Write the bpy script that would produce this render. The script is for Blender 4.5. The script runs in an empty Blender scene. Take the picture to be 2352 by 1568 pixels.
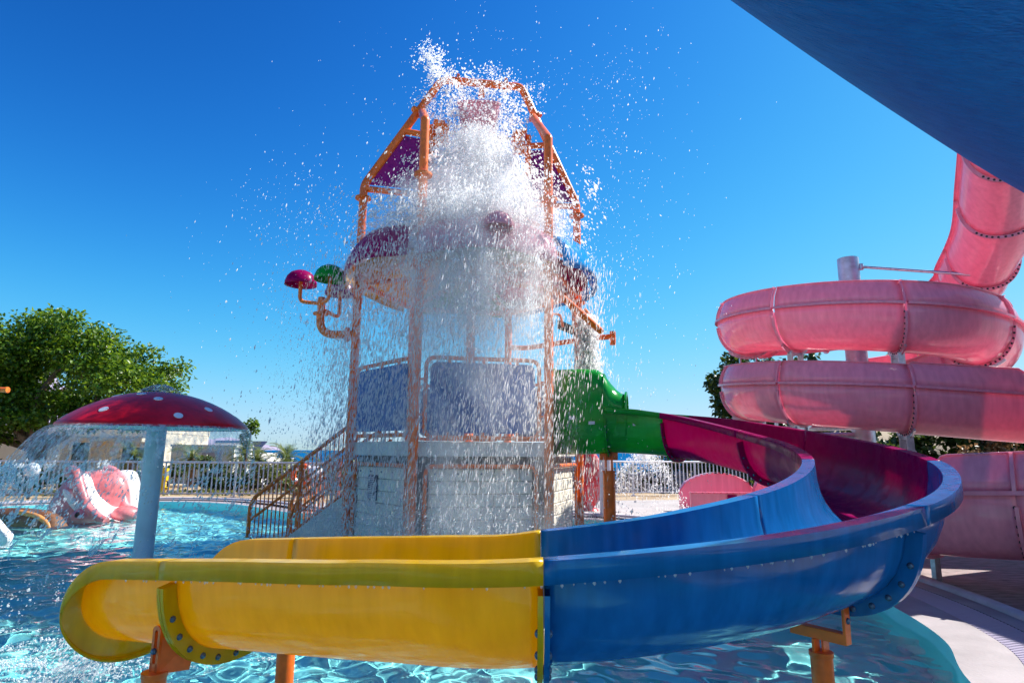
import bpy, bmesh, math, random
import numpy as np
from mathutils import Vector, Matrix

R = math.radians
random.seed(7)
sc = bpy.context.scene
COL = sc.collection

# ------------------------------------------------------------------ camera
cd = bpy.data.cameras.new("camera")
camera = bpy.data.objects.new("camera", cd)
COL.objects.link(camera)
cd.sensor_width = 36.0
cd.lens = 36.0 * 1400.0 / 2352.0
cd.clip_start = 0.05
cd.clip_end = 60000.0
PITCH, ROLL = math.atan(253.0 / 1400.0), R(0.5)
camera.location = (0.0, 0.0, 1.45)
camera.rotation_euler = (Matrix.Rotation(R(90) + PITCH, 3, 'X') @ Matrix.Rotation(ROLL, 3, 'Z')).to_euler()
sc.camera = camera

# ------------------------------------------------------------------ sky, sun, exposure
SUN_AZ, SUN_EL = R(66), R(47)          # clockwise from the viewing direction; height
world = bpy.data.worlds.new("World")
sc.world = world
world.use_nodes = True
wn, wl = world.node_tree.nodes, world.node_tree.links
sky = wn.new("ShaderNodeTexSky")
sky.sky_type = 'NISHITA'
sky.sun_disc = False
sky.sun_elevation = SUN_EL
sky.sun_rotation = SUN_AZ
sky.altitude = 0
sky.air_density = 1.0
sky.dust_density = 0.25
sky.ozone_density = 6.0
bg = wn["Background"]
bg.inputs[1].default_value = 0.15
# the photograph's contrasty, saturated sky: one even tone curve per channel for the whole dome, k * y / (1 + y), y = (x / half) ** g
sep = wn.new("ShaderNodeSeparateColor")
com = wn.new("ShaderNodeCombineColor")
wl.new(sky.outputs[0], sep.inputs[0])
def wmath(op, a, b):
    n = wn.new("ShaderNodeMath")
    n.operation = op
    for i_, v in enumerate((a, b)):
        if isinstance(v, (int, float)):
            n.inputs[i_].default_value = v
        else:
            wl.new(v, n.inputs[i_])
    return n.outputs[0]
for ch, (k_, half, g_) in enumerate(((.68, 3.7, 2.8), (.82, 3.0, 2.6), (1.0, 3.2, 3.4))):
    y_ = wmath('POWER', wmath('DIVIDE', sep.outputs[ch], half), g_)
    wl.new(wmath('MULTIPLY', wmath('DIVIDE', y_, wmath('ADD', y_, 1.0)), k_ * 4.05), com.inputs[ch])
wl.new(com.outputs[0], bg.inputs[0])

sun_d = bpy.data.lights.new("sun", 'SUN')
sun_d.energy = 5.0
sun_d.angle = R(0.53)
sun_d.color = (1.0, 0.95, 0.86)
sun = bpy.data.objects.new("sun", sun_d)
COL.objects.link(sun)
SUNV = Vector((math.sin(SUN_AZ) * math.cos(SUN_EL), math.cos(SUN_AZ) * math.cos(SUN_EL), math.sin(SUN_EL)))
sun.rotation_euler = SUNV.to_track_quat('Z', 'Y').to_euler()
sun.location = (20, 10, 25)
sun_d.cycles.is_caustics_light = True

sc.view_settings.view_transform = 'Standard'
sc.view_settings.look = 'None'
sc.view_settings.exposure = 0.88
sc.view_settings.gamma = 1.0
sc.view_settings.use_curve_mapping = False
sc.render.engine = 'CYCLES'
sc.cycles.use_denoising = True
sc.cycles.max_bounces = 12
sc.cycles.diffuse_bounces = 8
sc.cycles.glossy_bounces = 4
sc.cycles.transmission_bounces = 8
sc.cycles.transparent_max_bounces = 40
sc.cycles.caustics_reflective = False
sc.cycles.sample_clamp_indirect = 6.0
sc.cycles.volume_bounces = 6

# ------------------------------------------------------------------ materials
def new_mat(name):
    m = bpy.data.materials.new(name)
    m.use_nodes = True
    nt = m.node_tree
    return m, nt.nodes, nt.links, nt.nodes["Principled BSDF"]

def noise_mix(nd, lk, c1, c2, scale, detail=4, lo=.35, hi=.65, coord='Object', stretch=None, rough=.55):
    tc = nd.new("ShaderNodeTexCoord")
    src = tc.outputs[coord]
    if stretch:
        mp = nd.new("ShaderNodeMapping")
        mp.inputs['Scale'].default_value = stretch
        lk.new(src, mp.inputs[0])
        src = mp.outputs[0]
    nz = nd.new("ShaderNodeTexNoise")
    nz.inputs['Scale'].default_value = scale
    nz.inputs['Detail'].default_value = detail
    nz.inputs['Roughness'].default_value = rough
    lk.new(src, nz.inputs['Vector'])
    rp = nd.new("ShaderNodeValToRGB")
    rp.color_ramp.elements[0].position = lo
    rp.color_ramp.elements[1].position = hi
    rp.color_ramp.elements[0].color = (*c1, 1)
    rp.color_ramp.elements[1].color = (*c2, 1)
    lk.new(nz.outputs['Fac'], rp.inputs[0])
    return rp.outputs[0], nz.outputs['Fac'], src

def bump(nd, lk, bs, height, strength, dist=.01):
    b = nd.new("ShaderNodeBump")
    b.inputs['Strength'].default_value = strength
    b.inputs['Distance'].default_value = dist
    lk.new(height, b.inputs['Height'])
    lk.new(b.outputs[0], bs.inputs['Normal'])

def plain(name, c, rough=.5, metal=0.0, var=.15, scale=3.0, bmp=0.0, bscale=60., spec=.5, stretch=None, coat=0.0):
    m, nd, lk, bs = new_mat(name)
    c1 = tuple(x * (1 - var) for x in c)
    c2 = tuple(min(1, x * (1 + var)) for x in c)
    col, fac, src = noise_mix(nd, lk, c1, c2, scale, stretch=stretch)
    lk.new(col, bs.inputs['Base Color'])
    bs.inputs['Roughness'].default_value = rough
    bs.inputs['Metallic'].default_value = metal
    bs.inputs['Specular IOR Level'].default_value = spec
    bs.inputs['Coat Weight'].default_value = coat
    if bmp:
        n2 = nd.new("ShaderNodeTexNoise")
        n2.inputs['Scale'].default_value = bscale
        n2.inputs['Detail'].default_value = 3
        lk.new(src, n2.inputs['Vector'])
        bump(nd, lk, bs, n2.outputs['Fac'], bmp)
    return m

def fibreglass(name, c, trans=.22, rough=.12, stain=.16, tc=None, spec=.45):
    """Gel-coated fibreglass: glossy, lets some sun through, faint vertical drip stains and scuffs."""
    m, nd, lk, bs = new_mat(name)
    dark = tuple(x * (1 - stain) for x in c)
    lite = tuple(min(1, x * (1 + stain * .6) + .006) for x in c)
    col, fac, src = noise_mix(nd, lk, dark, lite, 3.0, detail=6, lo=.25, hi=.75, stretch=(5, 5, .5))
    lk.new(col, bs.inputs['Base Color'])
    n2 = nd.new("ShaderNodeTexNoise")
    n2.inputs['Scale'].default_value = 9
    n2.inputs['Detail'].default_value = 5
    tcn = nd.new("ShaderNodeTexCoord")
    lk.new(tcn.outputs['Object'], n2.inputs['Vector'])
    mr = nd.new("ShaderNodeMapRange")
    mr.inputs['From Min'].default_value = .35
    mr.inputs['From Max'].default_value = .7
    mr.inputs['To Min'].default_value = rough * .6
    mr.inputs['To Max'].default_value = rough * 2.2
    lk.new(n2.outputs['Fac'], mr.inputs[0])
    lk.new(mr.outputs[0], bs.inputs['Roughness'])
    n3 = nd.new("ShaderNodeTexNoise")
    n3.inputs['Scale'].default_value = 2.2
    lk.new(tcn.outputs['Object'], n3.inputs['Vector'])
    bump(nd, lk, bs, n3.outputs['Fac'], .25, .02)
    bs.inputs['Specular IOR Level'].default_value = spec
    tr = nd.new("ShaderNodeBsdfTranslucent")
    tr.inputs['Color'].default_value = (*(tc or c), 1)
    mx = nd.new("ShaderNodeMixShader")
    mx.inputs[0].default_value = trans
    out = nd["Material Output"]
    lk.new(bs.outputs[0], mx.inputs[1])
    lk.new(tr.outputs[0], mx.inputs[2])
    lk.new(mx.outputs[0], out.inputs['Surface'])
    return m

M = {}
M['yellow'] = fibreglass('yellow_fibreglass', (.72, .50, .003), .34, stain=.22, tc=(.92, .54, .002))
M['blue'] = fibreglass('blue_fibreglass', (.006, .15, .46), .22, stain=.3)
M['magenta'] = fibreglass('magenta_fibreglass', (.38, .002, .13), .42, rough=.2, spec=.10, tc=(.60, .003, .22))
M['green'] = fibreglass('green_fibreglass', (.012, .36, .03), .3)
M['pink'] = fibreglass('pink_fibreglass', (.94, .41, .54), .22, rough=.09, stain=.18, tc=(.96, .30, .43))
M['pale_pink'] = fibreglass('pale_pink_fibreglass', (.72, .34, .42), .3)
M['purple'] = fibreglass('purple_panel', (.30, .012, .22), .4, rough=.3, tc=(.5, .015, .35))
M['sky_blue'] = fibreglass('sky_blue_fibreglass', (.01, .32, .72), .25)
M['hood_yellow'] = fibreglass('amber_fibreglass', (.72, .36, .01), .3)
M['dark_blue_shell'] = None
M['panel_blue'] = plain('blue_plastic_panel', (.004, .085, .31), .35, var=.2, scale=2)
M['orange'] = plain('orange_paint', (.86, .15, .012), .34, var=.22, scale=7, bmp=.06, bscale=90, spec=.5)
M['rust_orange'] = plain('weathered_orange_paint', (.88, .17, .014), .42, var=.3, scale=9, bmp=.08, bscale=70)
M['steel'] = plain('galvanised_steel', (.52, .54, .58), .33, metal=.85, var=.18, scale=14)
M['mast'] = plain('galvanised_mast', (.46, .52, .58), .42, metal=.6, var=.22, scale=5)
M['fence'] = plain('grey_fence_metal', (.42, .43, .50), .35, metal=.55, var=.12, scale=5)
M['fence_white'] = plain('white_fence_paint', (.74, .75, .78), .45, var=.08)
M['bolt'] = plain('blue_grey_bolt_cap', (.06, .11, .2), .25, metal=.3, var=.1)
M['dark_bolt'] = plain('dark_bolt', (.03, .02, .03), .45, var=.1)
M['concrete'] = plain('pale_concrete', (.68, .66, .61), .75, var=.14, scale=4, bmp=.25, bscale=45)
M['block'] = plain('moulded_block', (.78, .73, .62), .7, var=.12, scale=5, bmp=.35, bscale=22)
M['joint'] = plain('dark_joint', (.16, .16, .15), .85, var=.2)
M['black'] = plain('black_rubber', (.02, .02, .024), .6, var=.2)
M['white_paint'] = plain('white_paint', (.76, .77, .80), .35, var=.05)
M['pole_blue'] = plain('pale_blue_paint', (.42, .55, .66), .3, var=.08)
M['red_cap'] = plain('glossy_red_cap', (.66, .006, .018), .34, var=.2, scale=5, bmp=.3, bscale=14, spec=.25)
M['cap_under'] = plain('mint_underside', (.5, .68, .62), .4, var=.08)
M['cream'] = plain('cream_render', (.68, .58, .45), .85, var=.06, scale=1.5)
M['white_render'] = plain('white_render', (.8, .79, .77), .85, var=.05, scale=1.5)
M['door'] = plain('lilac_door', (.48, .42, .48), .6, var=.05)
M['shutter'] = plain('grey_green_shutter', (.16, .24, .23), .6, var=.1)
M['window_glass'] = plain('dark_window_glass', (.03, .05, .07), .08, var=.1)
M['roof_dark'] = plain('solar_panel', (.05, .06, .10), .2, var=.1)
M['green_bin'] = plain('green_bin_plastic', (.03, .22, .06), .5, var=.1)
M['hydrant'] = plain('yellow_enamel', (.8, .5, .01), .4, var=.08)
M['life_ring'] = plain('orange_foam', (.75, .09, .008), .5, var=.1)
M['globe'] = plain('opal_globe', (.82, .80, .84), .3, var=.03)
M['animal_pink'] = plain('worn_pink_paint', (.66, .20, .21), .35, var=.45, scale=3.5, bmp=.2, bscale=20)
M['animal_white'] = plain('worn_white_paint', (.8, .75, .74), .35, var=.1, scale=3)
M['eye_black'] = plain('black_eye_paint', (.015, .015, .02), .2, var=.1)
M['brown'] = plain('brown_log_paint', (.13, .055, .022), .55, var=.45, scale=6, bmp=.4, bscale=18)
M['rim_orange'] = plain('tan_log_edge', (.58, .25, .07), .5, var=.15)
M['bark'] = plain('bark', (.17, .11, .07), .9, var=.4, scale=6, bmp=.8, bscale=24, stretch=(4, 4, 1))
M['palm_trunk'] = plain('palm_trunk', (.22, .13, .07), .9, var=.45, scale=10, bmp=.8, bscale=20)
M['rock'] = plain('rubble_stone', (.34, .31, .28), .9, var=.4, scale=3, bmp=.6, bscale=12)
M['red_sculpt'] = plain('red_sculpture_paint', (.58, .035, .05), .3, var=.25, scale=4)
M['sticker'] = plain('pale_sticker', (.62, .58, .60), .5, var=.06)
M['sign_blue'] = plain('navy_sign', (.012, .03, .085), .4, var=.1)
M['sign_ink'] = plain('pale_sign_ink', (.5, .56, .66), .5, var=.05)
M['hill_far'] = plain('hazed_headland', (.30, .26, .36), .95, var=.22, scale=.002, coat=0)  # lilac base colour stands in for the haze of distance
M['coping'] = plain('pool_coping', (.31, .28, .30), .6, var=.16, scale=2.2, bmp=.2, bscale=40)
M['grating'] = plain('grating_plastic', (.40, .36, .50), .55, var=.08)
M['kerb'] = plain('kerb_concrete', (.50, .48, .54), .7, var=.12, scale=4, bmp=.2)
M['dark_channel'] = plain('drain_channel', (.06, .05, .07), .8, var=.2)

def leaf_mat(name, c1, c2, trans=.35):
    m, nd, lk, bs = new_mat(name)
    geo = nd.new("ShaderNodeNewGeometry")
    rp = nd.new("ShaderNodeValToRGB")
    rp.color_ramp.elements[0].color = (*c1, 1)
    rp.color_ramp.elements[1].color = (*c2, 1)
    lk.new(geo.outputs['Random Per Island'], rp.inputs[0])
    lk.new(rp.outputs[0], bs.inputs['Base Color'])
    bs.inputs['Roughness'].default_value = .38
    bs.inputs['Specular IOR Level'].default_value = .45
    tr = nd.new("ShaderNodeBsdfTranslucent")
    hsv = nd.new("ShaderNodeHueSaturation")
    hsv.inputs['Hue'].default_value = .475
    hsv.inputs['Value'].default_value = 1.9
    lk.new(rp.outputs[0], hsv.inputs['Color'])
    lk.new(hsv.outputs[0], tr.inputs['Color'])
    mx = nd.new("ShaderNodeMixShader")
    mx.inputs[0].default_value = trans
    lk.new(bs.outputs[0], mx.inputs[1])
    lk.new(tr.outputs[0], mx.inputs[2])
    lk.new(mx.outputs[0], nd["Material Output"].inputs['Surface'])
    return m
M['leaf'] = leaf_mat('ficus_leaf', (.016, .07, .005), (.14, .25, .014), .4)
M['leaf_dark'] = leaf_mat('evergreen_leaf', (.014, .042, .006), (.06, .105, .014), .25)
M['leaf_olive'] = leaf_mat('shrub_leaf', (.045, .075, .014), (.15, .17, .035), .3)
M['leaf_dry'] = leaf_mat('dry_twig_leaf', (.10, .06, .025), (.24, .16, .06), .2)
M['palm_leaf'] = leaf_mat('palm_leaf', (.05, .09, .015), (.16, .2, .05), .3)

def spray_mat(name, col=(.93, .95, .98), tr_w=.55, clear=0.0):
    m, nd, lk, bs = new_mat(name)
    bs.inputs['Base Color'].default_value = (*col, 1)
    bs.inputs['Roughness'].default_value = .15
    bs.inputs['Specular IOR Level'].default_value = .6
    tr = nd.new("ShaderNodeBsdfTranslucent")
    tr.inputs['Color'].default_value = (*col, 1)
    mx = nd.new("ShaderNodeMixShader")
    mx.inputs[0].default_value = tr_w
    lk.new(bs.outputs[0], mx.inputs[1])
    lk.new(tr.outputs[0], mx.inputs[2])
    last = mx.outputs[0]
    if clear:
        tp = nd.new("ShaderNodeBsdfTransparent")
        m2 = nd.new("ShaderNodeMixShader")
        m2.inputs[0].default_value = clear
        lk.new(last, m2.inputs[1])
        lk.new(tp.outputs[0], m2.inputs[2])
        last = m2.outputs[0]
    lk.new(last, nd["Material Output"].inputs['Surface'])
    return m
M['spray'] = spray_mat('white_spray', (.99, .99, .99), .80, clear=.25)
M['mist'] = spray_mat('fine_mist', (.97, .98, .99), .75, clear=.45)
M['streak'] = spray_mat('thin_streaks', (.98, .98, .99), .80, clear=.4)
M['foam'] = spray_mat('pool_foam', (.86, .93, .96), .3, clear=.35)

def sheet_mat():
    """Thin sheet of falling water: mostly clear, glossy, ripples, a little aerated white."""
    m, nd, lk, bs = new_mat('falling_water_sheet')
    tc = nd.new("ShaderNodeTexCoord")
    mp = nd.new("ShaderNodeMapping")
    mp.inputs['Scale'].default_value = (9, 9, 4)
    lk.new(tc.outputs['Object'], mp.inputs[0])
    nz = nd.new("ShaderNodeTexNoise")
    nz.inputs['Scale'].default_value = 2.2
    nz.inputs['Detail'].default_value = 6
    lk.new(mp.outputs[0], nz.inputs['Vector'])
    bs.inputs['Base Color'].default_value = (.80, .88, .95, 1)
    bs.inputs['Roughness'].default_value = .08
    bs.inputs['Specular IOR Level'].default_value = 1.0
    bump(nd, lk, bs, nz.outputs['Fac'], 1.0, .05)
    tp = nd.new("ShaderNodeBsdfTransparent")
    tp.inputs['Color'].default_value = (.93, .97, .99, 1)
    mr = nd.new("ShaderNodeMapRange")
    mr.inputs['From Min'].default_value = .38
    mr.inputs['From Max'].default_value = .66
    mr.inputs['To Min'].default_value = .90
    mr.inputs['To Max'].default_value = .52
    lk.new(nz.outputs['Fac'], mr.inputs[0])
    mx = nd.new("ShaderNodeMixShader")
    lk.new(mr.outputs[0], mx.inputs[0])
    lk.new(bs.outputs[0], mx.inputs[1])
    lk.new(tp.outputs[0], mx.inputs[2])
    lk.new(mx.outputs[0], nd["Material Output"].inputs['Surface'])
    return m
M['sheet'] = sheet_mat()

def water_mat():
    m, nd, lk, bs = new_mat('pool_water')
    bs.inputs['Base Color'].default_value = (.86, .98, 1.0, 1)
    bs.inputs['Roughness'].default_value = 0.0
    bs.inputs['IOR'].default_value = 1.33
    bs.inputs['Transmission Weight'].default_value = 1.0
    return m
M['water'] = water_mat()
M['basin'] = plain('pool_plaster', (.26, .86, .88), .7, var=.06, scale=1.2)

def sea_mat():
    m, nd, lk, bs = new_mat('sea')
    col, fac, src = noise_mix(nd, lk, (.003, .075, .20), (.004, .11, .27), .02, stretch=(.2, 1, 1))
    lk.new(col, bs.inputs['Base Color'])
    bs.inputs['Roughness'].default_value = 1.0
    bs.inputs['Specular IOR Level'].default_value = 0.0
    return m
M['sea'] = sea_mat()

def ground_mat():
    """Light stone deck close to the pool, dry earth beyond the fence."""
    m, nd, lk, bs = new_mat('ground')
    tc = nd.new("ShaderNodeTexCoord")
    deck, f1, s1 = noise_mix(nd, lk, (.33, .30, .29), (.46, .42, .41), 1.4, detail=8, lo=.3, hi=.7)
    soil, f2, s2 = noise_mix(nd, lk, (.26, .17, .09), (.48, .37, .24), .9, detail=8)
    sep = nd.new("ShaderNodeSeparateXYZ")
    lk.new(tc.outputs['Object'], sep.inputs[0])
    gt = nd.new("ShaderNodeMath")
    gt.operation = 'GREATER_THAN'
    gt.inputs[1].default_value = 18.7
    ma = nd.new("ShaderNodeMath")           # the fence line runs slightly oblique
    ma.operation = 'MULTIPLY_ADD'
    ma.inputs[1].default_value = -.22
    lk.new(sep.outputs['X'], ma.inputs[0])
    lk.new(sep.outputs['Y'], ma.inputs[2])
    lk.new(ma.outputs[0], gt.inputs[0])
    mx = nd.new("ShaderNodeMix")
    mx.data_type = 'RGBA'
    lk.new(gt.outputs[0], mx.inputs['Factor'])
    lk.new(deck, mx.inputs['A'])
    lk.new(soil, mx.inputs['B'])
    lk.new(mx.outputs['Result'], bs.inputs['Base Color'])
    bs.inputs['Roughness'].default_value = .75
    n2 = nd.new("ShaderNodeTexNoise")
    n2.inputs['Scale'].default_value = 18
    n2.inputs['Detail'].default_value = 5
    lk.new(tc.outputs['Object'], n2.inputs['Vector'])
    bump(nd, lk, bs, n2.outputs['Fac'], .6, .02)
    return m
M['ground'] = ground_mat()

def paver_mat():
    """Rough stamped stone paving beside the pool."""
    m, nd, lk, bs = new_mat('stamped_stone')
    col, f, s = noise_mix(nd, lk, (.13, .09, .095), (.34, .25, .25), 5, detail=8, lo=.3, hi=.68, stretch=(1, 2.6, 1))
    lk.new(col, bs.inputs['Base Color'])
    bs.inputs['Roughness'].default_value = .7
    bump(nd, lk, bs, f, .9, .03)
    return m
M['paver'] = paver_mat()

def shell_mat():
    """Rough outside of a fibreglass tube: woven, painted blue."""
    m, nd, lk, bs = new_mat('rough_blue_shell')
    col, f, s = noise_mix(nd, lk, (.001, .10, .36), (.002, .16, .50), 9, detail=8, lo=.25, hi=.75, stretch=(1, 3, 1))
    lk.new(col, bs.inputs['Base Color'])
    bs.inputs['Roughness'].default_value = .55
    bs.inputs['Specular IOR Level'].default_value = .22
    n2 = nd.new("ShaderNodeTexNoise")
    n2.inputs['Scale'].default_value = 30
    n2.inputs['Detail'].default_value = 8
    lk.new(s, n2.inputs['Vector'])
    bump(nd, lk, bs, n2.outputs['Fac'], .6, .03)
    return m
M['shell'] = shell_mat()
# ------------------------------------------------------------------ mesh helpers
class MB:
    """Collects shapes; build() links them as one mesh object."""
    def __init__(self):
        self.v, self.f = [], []
    def add(self, vs, fs):
        n = len(self.v)
        self.v.extend([tuple(p) for p in vs])
        self.f.extend([tuple(i + n for i in f) for f in fs])
        return self
    def box(self, c, s, rot=None):
        x, y, z = s[0] / 2, s[1] / 2, s[2] / 2
        vs = [Vector((a * x, b * y, d * z)) for d in (-1, 1) for b in (-1, 1) for a in (-1, 1)]
        if rot is not None:
            vs = [rot @ p for p in vs]
        vs = [p + Vector(c) for p in vs]
        return self.add(vs, [(0, 2, 3, 1), (4, 5, 7, 6), (0, 1, 5, 4), (2, 6, 7, 3), (0, 4, 6, 2), (1, 3, 7, 5)])
    def tube(self, pts, rad, n=12, cap=True, closed=False):
        pts = [Vector(p) for p in pts]
        k = len(pts)
        rs = rad if hasattr(rad, '__len__') else [rad] * k
        T = []
        for i in range(k):
            if closed:
                t = pts[(i + 1) % k] - pts[i - 1]
            else:
                t = pts[min(i + 1, k - 1)] - pts[max(i - 1, 0)]
            T.append(t.normalized())
        up = Vector((0, 0, 1)) if abs(T[0].z) < .9 else Vector((0, 1, 0))
        U = (up - T[0] * up.dot(T[0])).normalized()
        vs, fs = [], []
        for i in range(k):
            U = (U - T[i] * U.dot(T[i])).normalized()
            W = T[i].cross(U)
            for j in range(n):
                a = 2 * math.pi * j / n
                vs.append(pts[i] + (U * math.cos(a) + W * math.sin(a)) * rs[i])
        rings = k if closed else k - 1
        for i in range(rings):
            a, b = i * n, ((i + 1) % k) * n
            for j in range(n):
                fs.append((a + j, a + (j + 1) % n, b + (j + 1) % n, b + j))
        if cap and not closed:
            fs.append(tuple(range(n - 1, -1, -1)))
            fs.append(tuple((k - 1) * n + j for j in range(n)))
        return self.add(vs, fs)
    def lathe(self, prof, n=24, c=(0, 0, 0), rot=None, a0=0.0, a1=2 * math.pi):
        full = abs(a1 - a0 - 2 * math.pi) < 1e-6
        m = n if full else n + 1
        vs, fs = [], []
        for (r, z) in prof:
            for j in range(m):
                a = a0 + (a1 - a0) * j / n
                p = Vector((r * math.cos(a), r * math.sin(a), z))
                if rot is not None:
                    p = rot @ p
                vs.append(p + Vector(c))
        for i in range(len(prof) - 1):
            for j in range(n):
                k = (j + 1) % m
                fs.append((i * m + j, i * m + k, (i + 1) * m + k, (i + 1) * m + j))
        return self.add(vs, fs)
    def grid(self, rows, close=False):
        m = len(rows[0])
        vs = [p for r in rows for p in r]
        fs = []
        for i in range(len(rows) - 1):
            for j in range(m if close else m - 1):
                k = (j + 1) % m
                fs.append((i * m + j, i * m + k, (i + 1) * m + k, (i + 1) * m + j))
        return self.add(vs, fs)
    def build(self, name, mat, parent=None, smooth=True, angle=38, thick=0.0, bevel=0.0):
        me = bpy.data.meshes.new(name)
        me.from_pydata(self.v, [], self.f)
        fix_normals(me)
        if smooth:
            me.shade_smooth()
            me.set_sharp_from_angle(angle=R(angle))
        return link(name, me, mat, parent, thick, bevel)

def fix_normals(me):
    bm = bmesh.new()
    bm.from_mesh(me)
    bmesh.ops.remove_doubles(bm, verts=bm.verts, dist=1e-6)
    bmesh.ops.recalc_face_normals(bm, faces=bm.faces)
    bm.to_mesh(me)
    bm.free()
    me.update()

def link(name, me, mat, parent=None, thick=0.0, bevel=0.0, loc=None, rot=None, scale=None):
    o = bpy.data.objects.new(name, me)
    COL.objects.link(o)
    if mat is not None and len(me.materials) == 0:
        me.materials.append(M[mat] if isinstance(mat, str) else mat)
    if loc is not None:
        o.location = loc
    if rot is not None:
        o.rotation_euler = rot
    if scale is not None:
        o.scale = scale
    if parent is not None:
        adopt(o, parent)
    if thick:
        s = o.modifiers.new("shell", 'SOLIDIFY')
        s.thickness = thick
        s.offset = 0
    if bevel:
        b = o.modifiers.new("edge", 'BEVEL')
        b.width = bevel
        b.segments = 2
        b.limit_method = 'ANGLE'
    return o

def adopt(o, parent):
    o.parent = parent
    if parent.type == 'EMPTY':
        o.matrix_parent_inverse = Matrix.Translation(-Vector(parent.location))
    elif parent.parent is not None and (parent.location.length > 0 or parent.rotation_euler.to_quaternion().angle > 0):
        o.matrix_parent_inverse = (Matrix.Translation(parent.location) @ parent.rotation_euler.to_matrix().to_4x4()).inverted()

def tag(o, label, cat, group=None):
    o["label"] = label
    o["category"] = cat
    if group:
        o["group"] = group
    return o

def thing(name, label, cat, loc=(0, 0, 0), group=None):
    o = bpy.data.objects.new(name, None)
    COL.objects.link(o)
    o.location = loc
    o.empty_display_size = .3
    return tag(o, label, cat, group)

def structure(o):
    o["kind"] = "structure"
    return o

def stuff(o, label=None, cat=None):
    o["kind"] = "stuff"
    if label:
        tag(o, label, cat)
    return o

def fillet(pts, r, n=6, closed=False):
    """Round the corners of a polyline."""
    pts = [Vector(p) for p in pts]
    out = []
    k = len(pts)
    for i in range(k):
        if not closed and i in (0, k - 1):
            out.append(pts[i])
            continue
        a, b, c = pts[i - 1], pts[i], pts[(i + 1) % k]
        d1, d2 = (a - b), (c - b)
        rr = min(r, d1.length * .45, d2.length * .45)
        p, q = b + d1.normalized() * rr, b + d2.normalized() * rr
        for j in range(n + 1):
            t = j / n
            out.append(p * (1 - t) ** 2 + b * 2 * t * (1 - t) + q * t * t)
    return out

def spline(pts, per=12):
    """Catmull-Rom through the points."""
    P = [Vector(p) for p in pts]
    P = [P[0] * 2 - P[1]] + P + [P[-1] * 2 - P[-2]]
    out = []
    for i in range(1, len(P) - 2):
        for j in range(per):
            t = j / per
            a, b, c, d = P[i - 1], P[i], P[i + 1], P[i + 2]
            out.append(.5 * ((2 * b) + (c - a) * t + (2 * a - 5 * b + 4 * c - d) * t * t + (3 * b - a - 3 * c + d) * t ** 3))
    out.append(P[-2])
    return out

def resample(pts, step):
    d = [0.0]
    for a, b in zip(pts, pts[1:]):
        d.append(d[-1] + (b - a).length)
    n = max(2, int(round(d[-1] / step)) + 1)
    out, i = [], 0
    for k in range(n):
        s = d[-1] * k / (n - 1)
        while i < len(d) - 2 and d[i + 1] < s:
            i += 1
        t = (s - d[i]) / max(1e-9, d[i + 1] - d[i])
        out.append(pts[i].lerp(pts[i + 1], t))
    return out

def np_mesh(name, V, F, mat, parent=None, smooth=True):
    """Fast mesh from arrays, all faces with the same corner count."""
    me = bpy.data.meshes.new(name)
    nv, nf, k = len(V), len(F), F.shape[1]
    me.vertices.add(nv)
    me.vertices.foreach_set("co", np.ascontiguousarray(V, dtype=np.float32).ravel())
    me.loops.add(nf * k)
    me.loops.foreach_set("vertex_index", np.ascontiguousarray(F, dtype=np.int32).ravel())
    me.polygons.add(nf)
    me.polygons.foreach_set("loop_start", np.arange(0, nf * k, k, dtype=np.int32))
    me.update(calc_edges=True)
    me.validate()
    if smooth:
        me.shade_smooth()
    return link(name, me, mat, parent)

def dome_mesh(name, r, mat, n=8, flat=.7):
    mb = MB()
    prof = [(r * math.cos(a), r * flat * math.sin(a)) for a in (0, R(30), R(60), R(85))]
    mb.lathe([(r, -.006)] + prof + [(0.0004, r * flat)], n)
    me = bpy.data.meshes.new(name)
    me.from_pydata(mb.v, [], mb.f)
    fix_normals(me)
    me.shade_smooth()
    me.materials.append(M[mat])
    return me
BOLT = dome_mesh("bolt", .017, 'bolt')
SMALL_BOLT = dome_mesh("small_bolt", .020, 'dark_bolt', 6)

def put_bolt(me, p, nrm, parent, name="bolt"):
    return link(name, me, None, parent, loc=p, rot=Vector(nrm).to_track_quat('Z', 'Y').to_euler())

def flange_ring(p, axis, r, name, mat, parent, th=.03, nb=6, rp=None):
    """Bolted pipe flange: two discs with bolt heads."""
    q = Vector(axis).to_track_quat('Z', 'Y').to_matrix()
    mb = MB()
    for s in (-1, 1):
        mb.lathe([(r * .5, s * th * .1), (r, s * th * .1), (r, s * th * .62), (r * .5, s * th * .62)], 18, p, q)
    for k in range(nb):
        a = 2 * math.pi * k / nb + .3
        c = Vector(p) + q @ Vector((math.cos(a) * r * .82, math.sin(a) * r * .82, 0))
        mb.tube([c - q @ Vector((0, 0, th)), c + q @ Vector((0, 0, th))], r * .09, 6)
    return mb.build(name, mat, parent)
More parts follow.
